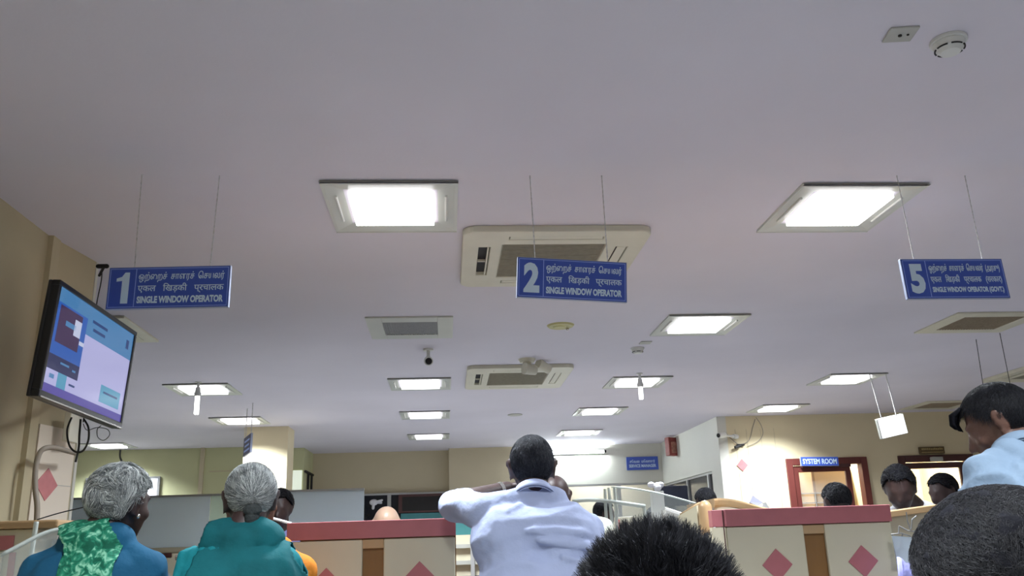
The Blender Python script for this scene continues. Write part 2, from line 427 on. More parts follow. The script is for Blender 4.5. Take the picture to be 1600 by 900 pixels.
t = thing('tube_light', 'glaring tube light on the pale back wall beside the leaning man head', 'tube light', (1.98, 14.12, at_y(905, 706, 14.12).z))
MB().box((-.62, .03, -.03), (.62, .08, .03)).build('batten', M['white_plastic'], t, bevel=.004)
for sx in (-1, 1): MB().cyl((sx*.60, 0, 0), (sx*.64, 0, 0), .022, n=14).box((sx*.61, 0, -.01), (sx*.63, .05, .01)).build('end_cap', M['slot'], t)
MB().cyl((-.6, 0, 0), (.6, 0, 0), .014, n=14).build('tube', mat('wall_tube_glow', (1, 1, 1), .3, emit=(.85, .95, 1), emit_s=230), t, smooth=True)

# hanging bulbs
def hanging_bulb(x, y, z0, lab, spiral):
    t = thing('hanging_bulb', lab, 'light bulb', (x, y, CEIL), group='bulbs hanging under ceiling lamps')
    MB().cyl((0,0,0), (0,0,-.05), .012, n=10).cyl((0,0,0),(0,0,-.008),.03,n=14).build('stem', M['white_plastic'], t)
    MB().cyl((0,0,-.05), (0,0,-.10), .02, .026, n=14).cyl((0,0,-.10),(0,0,-.13),.033,.028,n=14).build('bulb_holder', M['white_plastic'], t, smooth=False)
    b = MB(); L = z0
    for k in range(4):
        a = PI/4+k*PI/2; px, py = .014*math.cos(a), .014*math.sin(a)
        b.cap((px, py, -.14), (px, py, -L+.01), .009)
    b.build('glass_tubes', M['tube_glow'], t, smooth=True)
hanging_bulb(-2.25, 7.98, .30, 'compact tube bulb hanging right of the television', 1)
hanging_bulb(1.84, 7.95, .25, 'glowing bulb hanging below the lamp right of the far air conditioner', 0)

# ------------------------------------------------------------------ vents
def vent(x, y, w, h, gw, gh, gm, fm, lab, rz=0):
    t = thing('ceiling_vent', lab, 'ceiling vent', (x, y, CEIL), (0, 0, rz), group='square ceiling vents')
    f = MB()
    f.box((-w, -h, -.012), (-gw, h, 0)).box((gw, -h, -.012), (w, h, 0)).box((-gw, -h, -.012), (gw, -gh, 0)).box((-gw, gh, -.012), (gw, h, 0))
    f.build('vent_frame', fm, t, bevel=.003)
    g = MB().box((-gw, -gh, -.004), (gw, gh, -.001))
    n = 22
    for k in range(n):
        xx = -gw + (k+.5)*2*gw/n; g.box((xx-.003, -gh, -.011), (xx+.003, gh, -.004))
    g.build('grille', gm, t)
    return t
vent(-.24, 6.02, .30, .31, .19, .19, M['grille'], M['frame'], 'grey grille ceiling vent left of the smoke detector above the bullet camera')
vent(4.08, 6.1, .36, .31, .24, .2, M['brown_grille'], M['ivory'], 'dusty brown ceiling vent below the sign numbered 5')
vent(6.25, 10.45, .36, .34, .24, .22, M['brown_grille'], M['ivory'], 'small far ceiling vent above the maroon door, left of the standing man head')
pv = thing('ceiling_panel', 'cream access panel on the ceiling peeking out behind the television', 'ceiling panel', (-2.36, 5.95, CEIL))
MB().box((-.28, -.35, -.018), (.28, .35, 0)).build('panel', M['ivory'], pv, bevel=.004)
MB().box((-.2, -.27, -.024), (.2, .27, -.018)).build('cover', M['ivory'], pv, bevel=.002)

# ------------------------------------------------------------------ air conditioners
def rrect(w, h, r, n=6):
    P = []
    for cx, cy, a0 in ((w-r, h-r, 0), (-w+r, h-r, PI/2), (-w+r, -h+r, PI), (w-r, -h+r, 3*PI/2)):
        for k in range(n+1):
            a = a0+PI/2*k/n; P.append((cx+r*math.cos(a), cy+r*math.sin(a)))
    return P
def aircon():
    root = thing('air_conditioner', '', 'air conditioner')
    p = MB().prism(rrect(.475, .475, .07), 'z', -.035, 0).build('fascia', M['ivory'], root)
    cut = MB()
    cut.box((-.27, -.28, -.05), (.27, .28, -.02))
    for s in (-1, 1):
        cut.box((s*.36-.03, -.24, -.05), (s*.36+.03, .24, -.012)); cut.box((-.24, s*.375-.022, -.05), (.24, s*.375+.022, -.012))
    c = cut.build('cutter', M['slot'])
    md = p.modifiers.new('cut', 'BOOLEAN'); md.object = c; md.solver = 'EXACT'; md.operation = 'DIFFERENCE'
    me = evaluated(p); p.modifiers.clear(); p.data = me; bpy.data.objects.remove(c)
    bv = p.modifiers.new('bevel', 'BEVEL'); bv.width = .006; bv.segments = 2; bv.limit_method = 'ANGLE'
    g = MB().box((-.268, -.278, -.024), (.268, .278, -.0205))
    for k in range(30):
        y = -.27+k*.0186; g.box((-.262, y, -.0315), (.262, y+.006, -.024))
    g.build('intake_grille', M['ac_grille'], root)
    for s in (-1, 1):
        MB().box((s*.36-.028, -.238, -.014), (s*.36+.028, .238, -.0125)).build('outlet_slot', M['slot'], root)
        MB().box((-.238, s*.375-.02, -.014), (.238, s*.375+.02, -.0125)).build('outlet_slot', M['slot'], root)
        # louvre flaps
    MB().box((-.344, -.235, -.033), (-.336, .235, -.018)).box((-.388, -.006, -.032), (-.336, .006, -.02)).build('louvre', M['ivory'], root)
    MB().box((.336, -.235, -.033), (.384, .235, -.029)).build('louvre', M['ivory'], root)
    for s in (-1, 1):
        MB().box((-.235, s*.375-.019, -.033), (.235, s*.375+.017, -.029)).build('louvre', M['ivory'], root)
    return root
M['ac_grille'] = mat('air_conditioner_intake', srgb(158, 152, 134), .7, noise_s=30, noise_a=.08)
ac = aircon(); ac.location = (.57, 4.44, CEIL); ac['label'] = 'large cream ceiling air conditioner behind the sign numbered 2'; ac['group'] = 'ceiling cassette air conditioners'
a2 = copy_tree(ac); a2.location = (.67, 7.95, CEIL); a2.scale = (1, 1.12, 1); a2['label'] = 'small far ceiling air conditioner right of the bullet camera'
a3 = copy_tree(ac); a3.location = (6.15, 8.2, CEIL); a3['label'] = 'ceiling air conditioner cut off by the right edge above the standing man'

# ------------------------------------------------------------------ small ceiling fittings
def detector(x, y, s, lab, m):
    t = thing('smoke_detector', lab, 'smoke detector', (x, y, CEIL), group='round ceiling detectors')
    MB().cyl((0,0,0), (0,0,-.012*s), .056*s, n=32).build('detector_base', m, t, bevel=.002)
    MB().cyl((0,0,-.012*s), (0,0,-.034*s), .05*s, .042*s, n=32).build('detector_body', m, t, smooth=False, bevel=.003)
    b = MB()
    for k in range(6):
        a0 = k*PI/3+.1; 
        b.tube([(.044*s*math.cos(a0+q*.2), .044*s*math.sin(a0+q*.2), -.0335*s) for q in range(5)], .0028*s, n=6)
    b.build('slots', M['slot'], t)
    MB().cyl((0,0,-.034*s), (0,0,-.046*s), .038*s, .03*s, n=28).build('detector_cap', m, t)
detector(1.62, 2.31, 1, 'white smoke detector in the top right corner of the ceiling', M['white_plastic'])
detector(1.58, 6.83, 1.0, 'small white smoke detector between two lamps on the right', M['white_plastic'])
t = thing('ceiling_plate', 'small square cover plate beside the top right smoke detector', 'cover plate', (1.443, 2.275, CEIL), (0, 0, -.12))
MB().box((-.045, -.04, -.008), (.045, .04, 0)).build('plate', M['frame_dull'], t, bevel=.003)
MB().cyl((-.004, -.002, -.008), (-.004, -.002, -.012), .006, n=10).cyl((.02, -.004, -.008), (.02, -.004, -.011), .004, n=10).build('screw', M['slot'], t)
t = thing('ceiling_plate', 'tiny flat plate behind the small smoke detector', 'cover plate', (1.6, 6.62, CEIL))
MB().box((-.045, -.045, -.008), (.045, .045, 0)).build('plate', M['frame_dull'], t, bevel=.003)
t = thing('ceiling_plate', 'faint round plate on the ceiling below the far air conditioner', 'cover plate', (.85, 10.5, CEIL))
MB().cyl((0,0,0), (0,0,-.01), .09, n=24).build('plate', M['frame_dull'], t)
t = thing('ceiling_hatch', 'round yellowed ceiling cover with a small added gleam, under the sign numbered 2', 'ceiling cover', (.84, 6.02, CEIL))
M['yellowed'] = mat('yellowed_plastic', srgb(190, 184, 128), .5, noise_s=8, noise_a=.1)
MB().cyl((0,0,0), (0,0,-.012), .1, .09, n=32).cyl((-.01,0,-.012), (-.01,0,-.02), .05, .04, n=24).build('cover', M['yellowed'], t)
MB().ell((.055, .04, -.02), (.012, .012, .01)).build('gleam_stud', M['steel'], t, smooth=True)  # added stud stands in for the gleam on the cover
# old twin spotlight unit near the far air conditioner
t = thing('ceiling_spotlight', 'cream twin spotlight fitting on the far air conditioner edge', 'spotlight', (.70, 7.2, CEIL))
MB().cyl((0,0,0), (0,0,-.03), .075, .06, n=24).cyl((0,0,-.03), (0,0,-.09), .035, n=16).build('mount', M['ivory'], t)
MB().cyl((-.03,-.05,-.09), (.07,.0,-.10), .05, .04, n=20).build('spot_head', M['ivory'], t)
MB().cyl((.10,.05,-.03), (.2,.12,-.07), .045, .04, n=20).cyl((.12,.08,0), (.12,.08,-.05), .02).build('spot_head', M['ivory'], t)
# bullet cameras
def bullet(loc, rz, rx, lab, wall=False):
    t = thing('security_camera', lab, 'security camera', loc, (0, 0, rz))
    if wall: MB().cyl((0, .26, 0), (0, .34, 0), .03, n=18).cyl((0, .3, 0), (0, .04, 0), .014, n=12).build('bracket', M['white_plastic'], t)
    else: MB().cyl((0, .02, .1), (0, .02, .085), .04, n=18).cyl((0, .02, .1), (0, .02, .0), .014, n=12).build('bracket', M['white_plastic'], t)
    R = Matrix.Rotation(rx, 4, 'X')
    MB().cyl((0, .07, 0), (0, -.07, 0), .033, n=20).cyl((0, .02, 0), (0, -.08, 0), .035, n=20).xf(R).build('camera_body', M['white_plastic'], t, bevel=.003)
    MB().cyl((0, -.0805, 0), (0, -.088, 0), .027, .02, n=20).xf(R).build('lens', M['slot'], t)
bullet((-.13, 6.72, CEIL-.1), 0.05, .25, 'white bullet camera on the ceiling between a vent and a lamp')
bullet(at_y(1128, 680, 10.85), -.9, .1, 'white bullet camera on the corner of the projecting wall', True)

# ------------------------------------------------------------------ hanging signs
def chain(p, q, parent, m=None):
    p = Vector(p); q = Vector(q); n = max(6, int((q-p).length/.012)); b = MB()
    pts = [p.lerp(q, k/n) for k in range(n+1)]
    rr = [.0016 if k % 2 else .0028 for k in range(n+1)]
    b.tube(pts, rr, n=5); return b.build('chain', m or M['chain'], parent)
def board(root, w, h, depth=.016, face=None):
    face = face or M['sign_blue']
    MB().box((-w/2, -depth/2, -h/2), (w/2, depth/2, h/2)).build('sign_board', M['sign_edge'], root, bevel=.001)
    MB().box((-w/2+.003, -depth/2-.0012, -h/2+.003), (w/2-.003, -depth/2-.0001, h/2-.003)).build('sign_face', face, root)
def letters(root, s, x, z, w, h, y, bold, m, name='lettering'):
    V, F = text_mesh(s, w-(.0012 if bold < .02 else 0), h, bold)
    if bold < .02:     # heavy strokes: the same outline laid three times, a hair apart
        n = len(V); off = ((-.0006, 0, 0), (0, -.0002, .0004), (.0006, -.0004, 0), (0, -.0006, -.0004))
        V = [(a+x+o[0], y+o[1], c+z+o[2]) for o in off for a, b_, c in V]; F = [tuple(i+k*n for i in f) for k in range(4) for f in F]
    else: V = [(a+x, y, c+z) for a, b_, c in V]
    me = bpy.data.meshes.new(name); me.from_pydata(V, [], F); me.materials.append(m)
    o = bpy.data.objects.new(name, me); SC.collection.objects.link(o); o.parent = root
    return o
T1, D1 = 'ஒற்றைச் சாளரச் செயலர்', 'एकल खिड़की प्रचालक'
# glyphs are typed in their drawn order (no text shaping available)
T1v = '\u0b92\u0bb1\u0bcd\u0bc8\u0bb1\u0b9a\u0bcd  \u0b9a\u0bbe\u0bb3\u0bb0\u0b9a\u0bcd  \u0bc6\u0b9a\u0baf\u0bb2\u0bb0\u0bcd'
D1v = '\u090f\u0915\u0932   \u093f\u0916\u0921\u093c\u0915\u0940   \u092a\u094d\u0930\u091a\u093e\u0932\u0915'
def counter_sign(num, pose, lab, extra=('', '', '')):
    x, y, z, yaw, tilt, rl, w, h = pose
    root = thing('counter_sign', lab, 'sign', (x, y, z), (0, 0, 0), 'blue hanging counter signs')
    root.rotation_mode = 'QUATERNION'
    R = Matrix.Rotation(yaw, 3, 'Z') @ Matrix.Rotation(tilt, 3, 'X') @ Matrix.Rotation(rl, 3, 'Y')
    root.rotation_quaternion = R.to_quaternion()
    board(root, w, h)
    fy = -.0094
    m = MB(); b = .007
    for (x0, x1, z0, z1) in ((-w/2+b, w/2-b, h/2-b-.002, h/2-b), (-w/2+b, w/2-b, -h/2+b, -h/2+b+.002), (-w/2+b, -w/2+b+.002, -h/2+b, h/2-b), (w/2-b-.002, w/2-b, -h/2+b, h/2-b), (-w/2+.108, -w/2+.1105, -h/2+b, h/2-b)):
        m.box((x0, fy-.0006, z0), (x1, fy, z1))
    m.build('border_line', M['sign_line'], root)
    if num == '1':
        hh = h*.37
        MB().prism([(-.004, -hh), (.024, -hh), (.024, hh), (.006, hh), (-.006, hh*.72), (-.026, hh*.62), (-.026, hh*.42), (-.004, hh*.46)], 'y', -.0008, 0).xf(Matrix.Translation((-w/2+.06, fy, 0))).build('numeral', M['sign_ink'], root)
    else: letters(root, num, -w/2+.06, 0, .066, h*.74, fy-.0008, .05, M['sign_ink'], 'numeral')
    cx = (-w/2+.11 + w/2-.012)/2; tw = w-.142
    letters(root, T1v+extra[0], cx, h*.25, tw, h*.25, fy-.0008, 0, M['sign_ink'])
    letters(root, D1v+extra[1], cx, -.004, tw, h*.24, fy-.0008, 0, M['sign_ink'])
    letters(root, 'SINGLE WINDOW OPERATOR'+extra[2], cx, -h*.29, tw, h*.17, fy-.0008, .05, M['sign_ink'])
    Ri = R.inverted()
    for s in pose_strings[num]:
        top = Ri @ (Vector((s[0], s[1], CEIL)) - Vector((x, y, z)))
        chain((s[2], 0, h/2-.002), top, root)
pose_strings = {'1': [(-1.235, 3.36, -.145), (-.925, 3.37, .155)], '2': [(.37, 3.37, -.155), (.68, 3.37, .150)], '5': [(2.0, 3.37, -.165), (2.315, 3.37, .15)]}
counter_sign('1', (-1.09, 3.37, 2.135, -.056, .003, .005, .481, .173), 'blue hanging counter sign with a large numeral 1')
counter_sign('2', (.527, 3.37, 2.151, .033, .048, .053, .459, .172), 'blue hanging counter sign with a large numeral 2')
counter_sign('5', (2.176, 3.37, 2.139, .034, -.034, -.007, .467, .18), 'blue hanging counter sign with a large numeral 5', ('  (\u0b85\u0bb0\u0b9a\u0bc1)', '   (\u0938\u0930\u0915\u093e\u0930)', ' (GOVT.)'))

# blank white lit box sign
t = thing('box_sign', 'blank white lit box sign hanging over the doors on two rods', 'sign', (4.37, 8.2, 2.095)); t.rotation_euler = (.1, -.19, .12)
MB().box((-.15, -.02, -.098), (.15, .02, .098)).build('sign_board', M['frame_dull'], t, bevel=.004)
MB().box((-.145, -.0225, -.093), (.145, -.0201, .093)).build('lit_face', mat('lit_sign_face', (1, 1, 1), .4, emit=(.95, .96, 1), emit_s=1.1), t)
for s in (-.085, .085):
    q = t.rotation_euler.to_matrix().inverted() @ (Vector((4.37+s*.98-.06, 8.2, CEIL)) - Vector((4.37, 8.2, 2.095)))
    MB().tube([(s, 0, .095), q], .006, n=6).build('rod', M['chain'], t)
# strings of a sign hidden behind the standing man
t = thing('hanging_sign', 'thin strings of a sign hidden behind the standing man head', 'sign', (4.66, 6.9, 1.75))
MB().box((-.22, -.01, -.09), (.22, .01, .09)).build('sign_board', M['sign_blue'], t)
for a, b in (((1525, 530), -.14), ((1562, 520), .12)):
    p = at_z(*a) - Vector((4.66, 6.9, 1.75)); MB().tube([(b, 0, .085), p], .003, n=5).build('chain', M['cable'], t)
# small sign seen edge-on before the column
A = Vector((-2.19, 9.67, 2.2)); B = Vector((-2.0, 9.16, 2.2)); mid = (A+B)/2
t = thing('hanging_sign', 'narrow navy hanging sign seen almost edge on before the column', 'sign', mid, (0, 0, math.atan2(B.y-A.y, B.x-A.x)), 'hanging signs')
board(t, .5, .2, .02, M['sign_navy'])
for zz, ww in ((.05, .36), (0, .3), (-.05, .38)):
    MB().box((-ww/2, -.0125, zz-.012), (ww/2, -.0113, zz+.008)).build('lettering', M['sign_line'], t)
for s in (-.2, .2): MB().tube([(s, 0, .1), (s, 0, .42)], .005, n=5).build('chain', M['chain'], t)
# system room sign
p0 = at_y(1280, 721, 10.95)
t = thing('room_sign', 'blue SYSTEM ROOM sign over the red brown door', 'sign', p0); t.rotation_euler = (0, .02, .0)
board(t, .50, .115, .03); letters(t, 'SYSTEM ROOM', 0, 0, .45, .068, -.0175, .03, M['sign_ink'])
MB().box((-.2, .016, -.02), (.2, .12, .02)).build('bracket', M['door_dark'], t)
# manager sign on the pale wall
p0 = at_y(1003.5, 724, 14.17)
t = thing('room_sign', 'blue two line sign high on the pale wall right of the glare', 'sign', p0)
board(t, .53, .215, .03); letters(t, '\u0b9a\u0bc7\u0bb5\u0bc8  \u0bae\u0bc7\u0bb2\u0bbe\u0bb3\u0bb0\u0bcd', 0, .03, .42, .06, -.0175, .02, M['sign_ink']); letters(t, 'SERVICE MANAGER', 0, -.04, .45, .05, -.0175, .03, M['sign_ink'])
# brown plaque over second door
p0 = at_y(1456, 703.5, 11.07)
t = thing('wall_plaque', 'small brown wall plaque over the maroon door', 'sign', p0)
MB().box((-.17, -.012, -.045), (.17, .025, .045)).build('plaque_board', mat('brown_plaque', srgb(92, 74, 44), .5, noise_s=20, noise_a=.2), t, bevel=.004)
b = MB()
random.seed(3)
for k in range(12):
    x = -.145+k*.0245; b.box((x, -.0135, .004), (x+.017, -.0121, .024+.006*random.random()))
b.box((-.15, -.0135, -.03), (.15, -.0121, -.022))
b.build('lettering', mat('gilt_marks', srgb(170, 150, 100), .5, noise_s=20, noise_a=.1), t)

# ------------------------------------------------------------------ doors
def door(n, x0, x1, ztop, m, glass, lab):
    f = MB(); fw = .085
    f.box((x0, YB-.03, 0), (x0+fw, YB+.1, ztop)).box((x1-fw, YB-.03, 0), (x1, YB+.1, ztop)).box((x0+fw, YB-.03, ztop-fw), (x1-fw, YB+.1, ztop))
    fr = struct(f.build('door_%d' % n, m, bevel=.006))
    gx0, gx1, gz0, gz1 = glass
    l = MB(); a, b = x0+fw+.01, gx1+.07; z1 = ztop-fw-.01
    l.box((a, YB, .02), (gx0, YB+.04, z1)).box((gx1, YB, .02), (b, YB+.04, z1)).box((gx0, YB, gz1), (gx1, YB+.04, z1)).box((gx0, YB, .02), (gx1, YB+.04, gz0))
    lf = l.build('door_leaf', m, fr, bevel=.005)
    MB().box((gx0-.005, YB+.012, gz0-.005), (gx1+.005, YB+.018, gz1+.005)).build('door_glass', M['clear'], fr)
    return fr
d1 = door(1, 4.41, 5.50, 2.05, M['door_red'], (4.57, 5.2, 1.0, 1.875), '')
g = MB()
for z in (1.18, 1.36, 1.48, 1.6): g.box((4.57, YB-.006, z), (5.2, YB+.004, z+.009))
for x in (4.75, 5.0): g.box((x, YB-.006, 1.0), (x+.009, YB+.004, 1.62))
g.build('grille', M['alu'], d1)
MB().box((4.6, YB-.07, 1.925), (5.25, YB-.005, 1.965)).build('door_closer', M['door_dark'], d1)
d2 = door(2, 5.93, 6.96, 2.05, M['door_dark'], (6.09, 6.76, .9, 1.88), '')
MB().box((6.35, YB-.1, 1.965), (6.5, YB-.03, 2.02)).build('door_closer', M['frame_dull'], d2, bevel=.01)
# blinds in the lit room behind door 2
t = thing('window_blind', 'pale lit blind seen through the maroon door pane', 'blind', (6.5, 12.9, 0))
b = MB()
for k in range(40): b.box((-.7, -.01, .6+k*.04), (.7, .0, .6+k*.04+.034))
b.build('slats', M['room_lit'], t)
# cabinets in system room
t = thing('cabinet', 'brown cupboard seen through the system room door pane', 'cupboard', (5.35, 12.2, 0))
MB().box((-.22, -.2, 0), (.3, .3, 2.0)).build('cupboard_body', M['wood_light'], t, bevel=.005)
MB().box((-.235, -.22, 0), (-.2, -.2, 2.0)).build('side_trim', M['wood'], t)
t = thing('shelf_rack', 'white rack seen through the system room door pane', 'shelf', (4.85, 12.4, 0))
MB().box((-.1, -.1, 0), (.18, .1, 2.2)).build('rack_body', M['white_plastic'], t, bevel=.005)
for z in (1.1, 1.5, 1.8): MB().box((-.5, -.15, z), (-.11, .1, z+.02)).build('shelf', M['white_plastic'], t)

# pink diamond on right wall
def diamond(c, w, h, axis, m, lab, depth=.006):
    t = MB().prism([(0, h), (w, 0), (0, -h), (-w, 0)], axis, -depth, 0)
    o = t.build('diamond_tile', m, bevel=.0015); o.location = c; return tag(o, lab, 'tile', 'pink diamond tiles')
diamond((3.83, YB-.0045, 1.985), .075, .08, 'y', M['pink_tile'], 'pink diamond tile on the cream wall left of the system room door')
# wall fitting and cable under camera on right wall
t = thing('wall_fitting', 'small dark fitting on the bright cream wall where cables meet', 'wall fitting', at_y(1157, 694, YB-.02))
MB().box((-.05, -.02, -.02), (.05, .02, .0)).build('fitting_plate', M['slot'], t, bevel=.004)
MB().cyl((-.09, -.04, -.045), (-.01, -.02, -.02), .02, n=12).build('fitting_head', M['cable'], t)
def cable(name, pts, r, m, lab, smooth=3):
    P = [Vector(p) for p in pts]
    # catmull-rom
    out = []
    for i in range(len(P)-1):
        a = P[max(i-1, 0)]; b = P[i]; c = P[i+1]; d = P[min(i+2, len(P)-1)]
        for k in range(8):
            s = k/8; out.append(.5*((2*b)+(c-a)*s+(2*a-5*b+4*c-d)*s*s+(3*b-3*c+d-a)*s**3))
    out.append(P[-1])
    o = MB().tube(out, r, n=8).build(name, m, smooth=True); return tag(o, lab, 'cable')
yy = YB-.025
cable('cable', [at_y(1134, 676, yy), at_y(1143, 686, yy), at_y(1155, 694, yy), at_y(1170, 688, yy), at_y(1176, 668, yy), at_y(1180, 655, yy)], .005, M['conduit'], 'thin cable looping from the corner camera over the cream wall')
cable('cable', [at_y(1181, 652, yy), at_y(1189, 664, yy), at_y(1192, 678, yy), at_y(1184, 690, yy), at_y(1168, 697, yy)], .004, M['conduit'], 'second thin cable curving down from the ceiling on the cream wall')

# red fire box in corner
t = thing('fire_alarm_box', 'red fire alarm box in the corner at the ceiling', 'fire alarm', at_x(1049, 697, 3.47), (0, 0, .5))
MB().box((-.09, -.05, -.15), (.09, .05, .13)).build('alarm_body', M['red_box'], t, bevel=.012)
MB().box((-.05, -.053, -.11), (.05, -.0501, .06)).build('alarm_front', mat('faded_cream_print', srgb(170, 120, 104), .6, noise_s=30, noise_a=.3), t)

# ------------------------------------------------------------------ glazed screens (back walls)
def screen(name, x0, x1, y, z0, z1, posts, panes, mframe, lab=None):
    f = MB(); w = .03
    f.box((x0, y-.03, z1-w), (x1, y+.03, z1)).box((x0, y-.03, z0), (x1, y+.03, z0+w))
    for p in posts: f.box((p-w, y-.03, z0+w), (p+w, y+.03, z1-w))
    fr = struct(f.build(name, mframe))
    for a, b, m in panes:
        MB().box((a, y-.006, z0+w), (b, y+.006, z1-w)).build('pane', m, fr)
    return fr
screen('window_1', 1.62, X0, 14.2, .9, 1.985, (1.65, 2.8, 3.52), ((1.68, 2.77, M['clear']), (2.83, 3.49, M['clear'])), M['alu'])
screen('window_2', -1.7, .05, 14.44, .2, 1.95, (-.92, .02, -1.67), ((-1.64, -.95, M['dark_glass']), (-.89, -.01, M['dark_glass'])), M['alu'])
s = MB(); w = .03
for y in (11.56, 11.83, 12.9, 14.15): s.box((X0+.03, y-w, .93), (X0+.09, y+w, 1.925))
s.box((X0+.03, 11.53, 1.925), (X0+.09, 14.18, 1.955)).box((X0+.03, 11.53, .9), (X0+.09, 14.18, .93))
wf = struct(s.build('window_3', M['alu']))
MB().box((X0+.055, 11.59, .93), (X0+.065, 11.8, 1.925)).build('pane', M['dark_glass'], wf)
MB().box((X0+.055, 11.86, .93), (X0+.065, 12.87, 1.925)).build('pane', M['dark_glass'], wf)
MB().box((X0+.055, 12.93, .93), (X0+.065, 14.12, 1.925)).build('pane', M['dark_glass'], wf)
# inner cabinet outline behind left dark glass, teal board below, white glove hanging
t = thing('noticeboard', 'brown framed dark board above a teal strip on the beige back wall', 'notice board', (-.35, 14.38, 1.75))
MB().box((-.42, 0, -.12), (.4, .03, .17)).build('board_frame', M['door_dark'], t, bevel=.005)
MB().box((-.36, -.004, -.09), (.36, -.0005, .13)).build('board_face', M['slot'], t)
MB().box((-.38, -.02, -.42), (.62, .02, -.13)).build('teal_strip', M['teal_panel'], t)
gl = MB(); gp = at_y(584, 785, 14.425)
gl.ell(gp, (.07, .02, .05)); gl.cap(gp, gp+Vector((.13, 0, .03)), .018); gl.cap(gp, gp+Vector((.12, 0, -.01)), .018); gl.cap(gp, gp+Vector((-.01, 0, -.09)), .024)
tag(gl.build('white_cloth', M['paper'], smooth=True), 'crumpled white cloth stuck on the dark glass behind the bald head', 'cloth')
# bright window in green block and brackets
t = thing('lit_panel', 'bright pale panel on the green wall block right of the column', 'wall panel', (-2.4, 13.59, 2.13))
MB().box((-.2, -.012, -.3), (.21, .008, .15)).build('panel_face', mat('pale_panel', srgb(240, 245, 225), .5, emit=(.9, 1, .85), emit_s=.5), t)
t = thing('wall_bracket', 'black metal bracket on the green wall beside the frosted screen', 'bracket', (-2.16, 13.9, 2.15))
b = MB(); b.box((0, -.3, .1), (.03, .5, .13)).box((0, 0, -.4), (.03, .04, .1)).box((0, .35, -.3), (.03, .39, .1)).box((0, .35, -.3), (.3, .6, -.27)); b.build('bracket_arm', M['slot'], t)

# left far whiteboard, cable
t = thing('whiteboard', 'framed whiteboard on the yellow green wall behind the grey haired woman', 'whiteboard', (-4.72, 13.27, 1.95))
MB().box((-.53, -.01, -.45), (.53, .02, .27)).build('board_frame', M['grille'], t, bevel=.004)
MB().box((-.5, -.014, -.42), (.5, -.0101, .24)).build('board_face', M['paper'], t)
cable('cable', [(-4.79, 13.24, 2.615), (-4.78, 13.24, 2.5), (-4.7, 13.24, 2.38), (-4.6, 13.24, 2.3)], .014, M['cable'], 'black cable dangling from the ceiling over the whiteboard')

# ------------------------------------------------------------------ counters
def frosted(x0, x1, y, z0, z1, panes, lab):
    t = thing('glass_partition', lab, 'partition', ((x0+x1)/2, y, 0), group='frosted counter partitions')
    w = (x1-x0)/2
    MB().box((-w, -.02, z1-.012), (w, .02, z1)).build('top_rail', M['alu'], t)
    MB().box((-w, -.03, 0), (w, .03, z0)).build('base_panel', M['counter_cream'], t)
    MB().box((-w, -.035, z0-.03), (w, .035, z0)).build('ledge', M['counter_cream'], t)
    for a, b, m in panes: MB().box((a-(x0+x1)/2, -.005, z0), (b-(x0+x1)/2, .005, z1-.012)).build('pane', m, t)
    return t
frosted(-2.48, -1.42, 6.0, 1.16, 1.492, ((-2.48, -2.22, M['frost']), (-2.215, -1.56, M['frost']), (-1.555, -1.42, M['frost_green'])), 'long frosted glass screen between the two grey haired women')
frosted(-1.05, -.55, 6.0, 1.2, 1.503, ((-1.05, -.55, M['frost']),), 'frosted glass screen above the left counter panel')

def counter(name, x0, x1, z1, lab, chamfer=False):
    """front of a bank counter at y=3.6: red band, two cream panels, brown post between, diamonds"""
    t = thing(name, lab, 'counter', ((x0+x1)/2, 3.6, 0), group='cream and red counter fronts'); c = (x0+x1)/2
    MB().box((x0-c+.05, .012, .0), (x1-c, .075, z1-.006)).build('carcass', M['wood'], t)
    if chamfer: MB().box((x0-c, .04, .0), (x0-c+.05, .075, z1-.07)).build('corner_carcass', M['counter_cream'], t)
    b = MB()
    if chamfer: b.prism([(x0-c+.0, .03), (x0-c+.045, -.012), (x1-c, -.012), (x1-c, .08), (x0-c, .08)], 'z', z1-.068, z1)
    else: b.box((x0-c, -.012, z1-.068), (x1-c, .08, z1))
    b.build('red_band', M['counter_red'], t, bevel=.002)
    return t, c
def cpanel(t, c, a, b, z0, z1):
    P = [(a-c, z0), (b-c, z0), (b-c, z1), (a-c, z1)]
    MB().prism(P, 'y', -.006, .014).build('cream_panel', M['counter_cream'], t, bevel=.006, seg=3)
def cdiamond(t, c, x, z, w=.06, h=.06):
    o = MB().prism([(0, h), (w, 0), (0, -h), (-w, 0)], 'y', -.0105, -.0055).build('diamond', M['counter_red'], t); o.location = (x-c, 0, z)
t, c = counter('bank_counter', -.63, .037, 1.222, 'cream counter front with red band left of the leaning man')
cpanel(t, c, -.628, -.333, .2, 1.150); cpanel(t, c, -.250, .033, .2, 1.150)
cdiamond(t, c, -.472, .985, .063, .063); cdiamond(t, c, -.108, .998, .063, .063)
MB().box((-.333-c, -.002, 1.115), (-.25-c, .014, 1.15)).build('post_cap', M['wood_light'], t, bevel=.002)
t, c = counter('bank_counter', 1.10, 1.852, 1.222, 'cream counter front with red band on the right, wooden post in its middle', True)
cpanel(t, c, 1.145, 1.471, .2, 1.152); cpanel(t, c, 1.560, 1.850, .2, 1.152)
cdiamond(t, c, 1.342, .998, .063, .063); cdiamond(t, c, 1.705, 1.0, .063, .063)
MB().box((1.471-c, -.002, 1.115), (1.56-c, .014, 1.15)).build('post_cap', M['wood_light'], t, bevel=.002)
MB().prism([(1.10-c, .035), (1.142-c, -.006), (1.146-c, .0), (1.106-c, .045)], 'z', .2, 1.152).build('corner_panel', M['counter_cream'], t)
MB().tube([(1.135-c, -.0065, .2), (1.135-c, -.0065, 1.22)], .0025, n=5).build('seam', M['door_dark'], t)
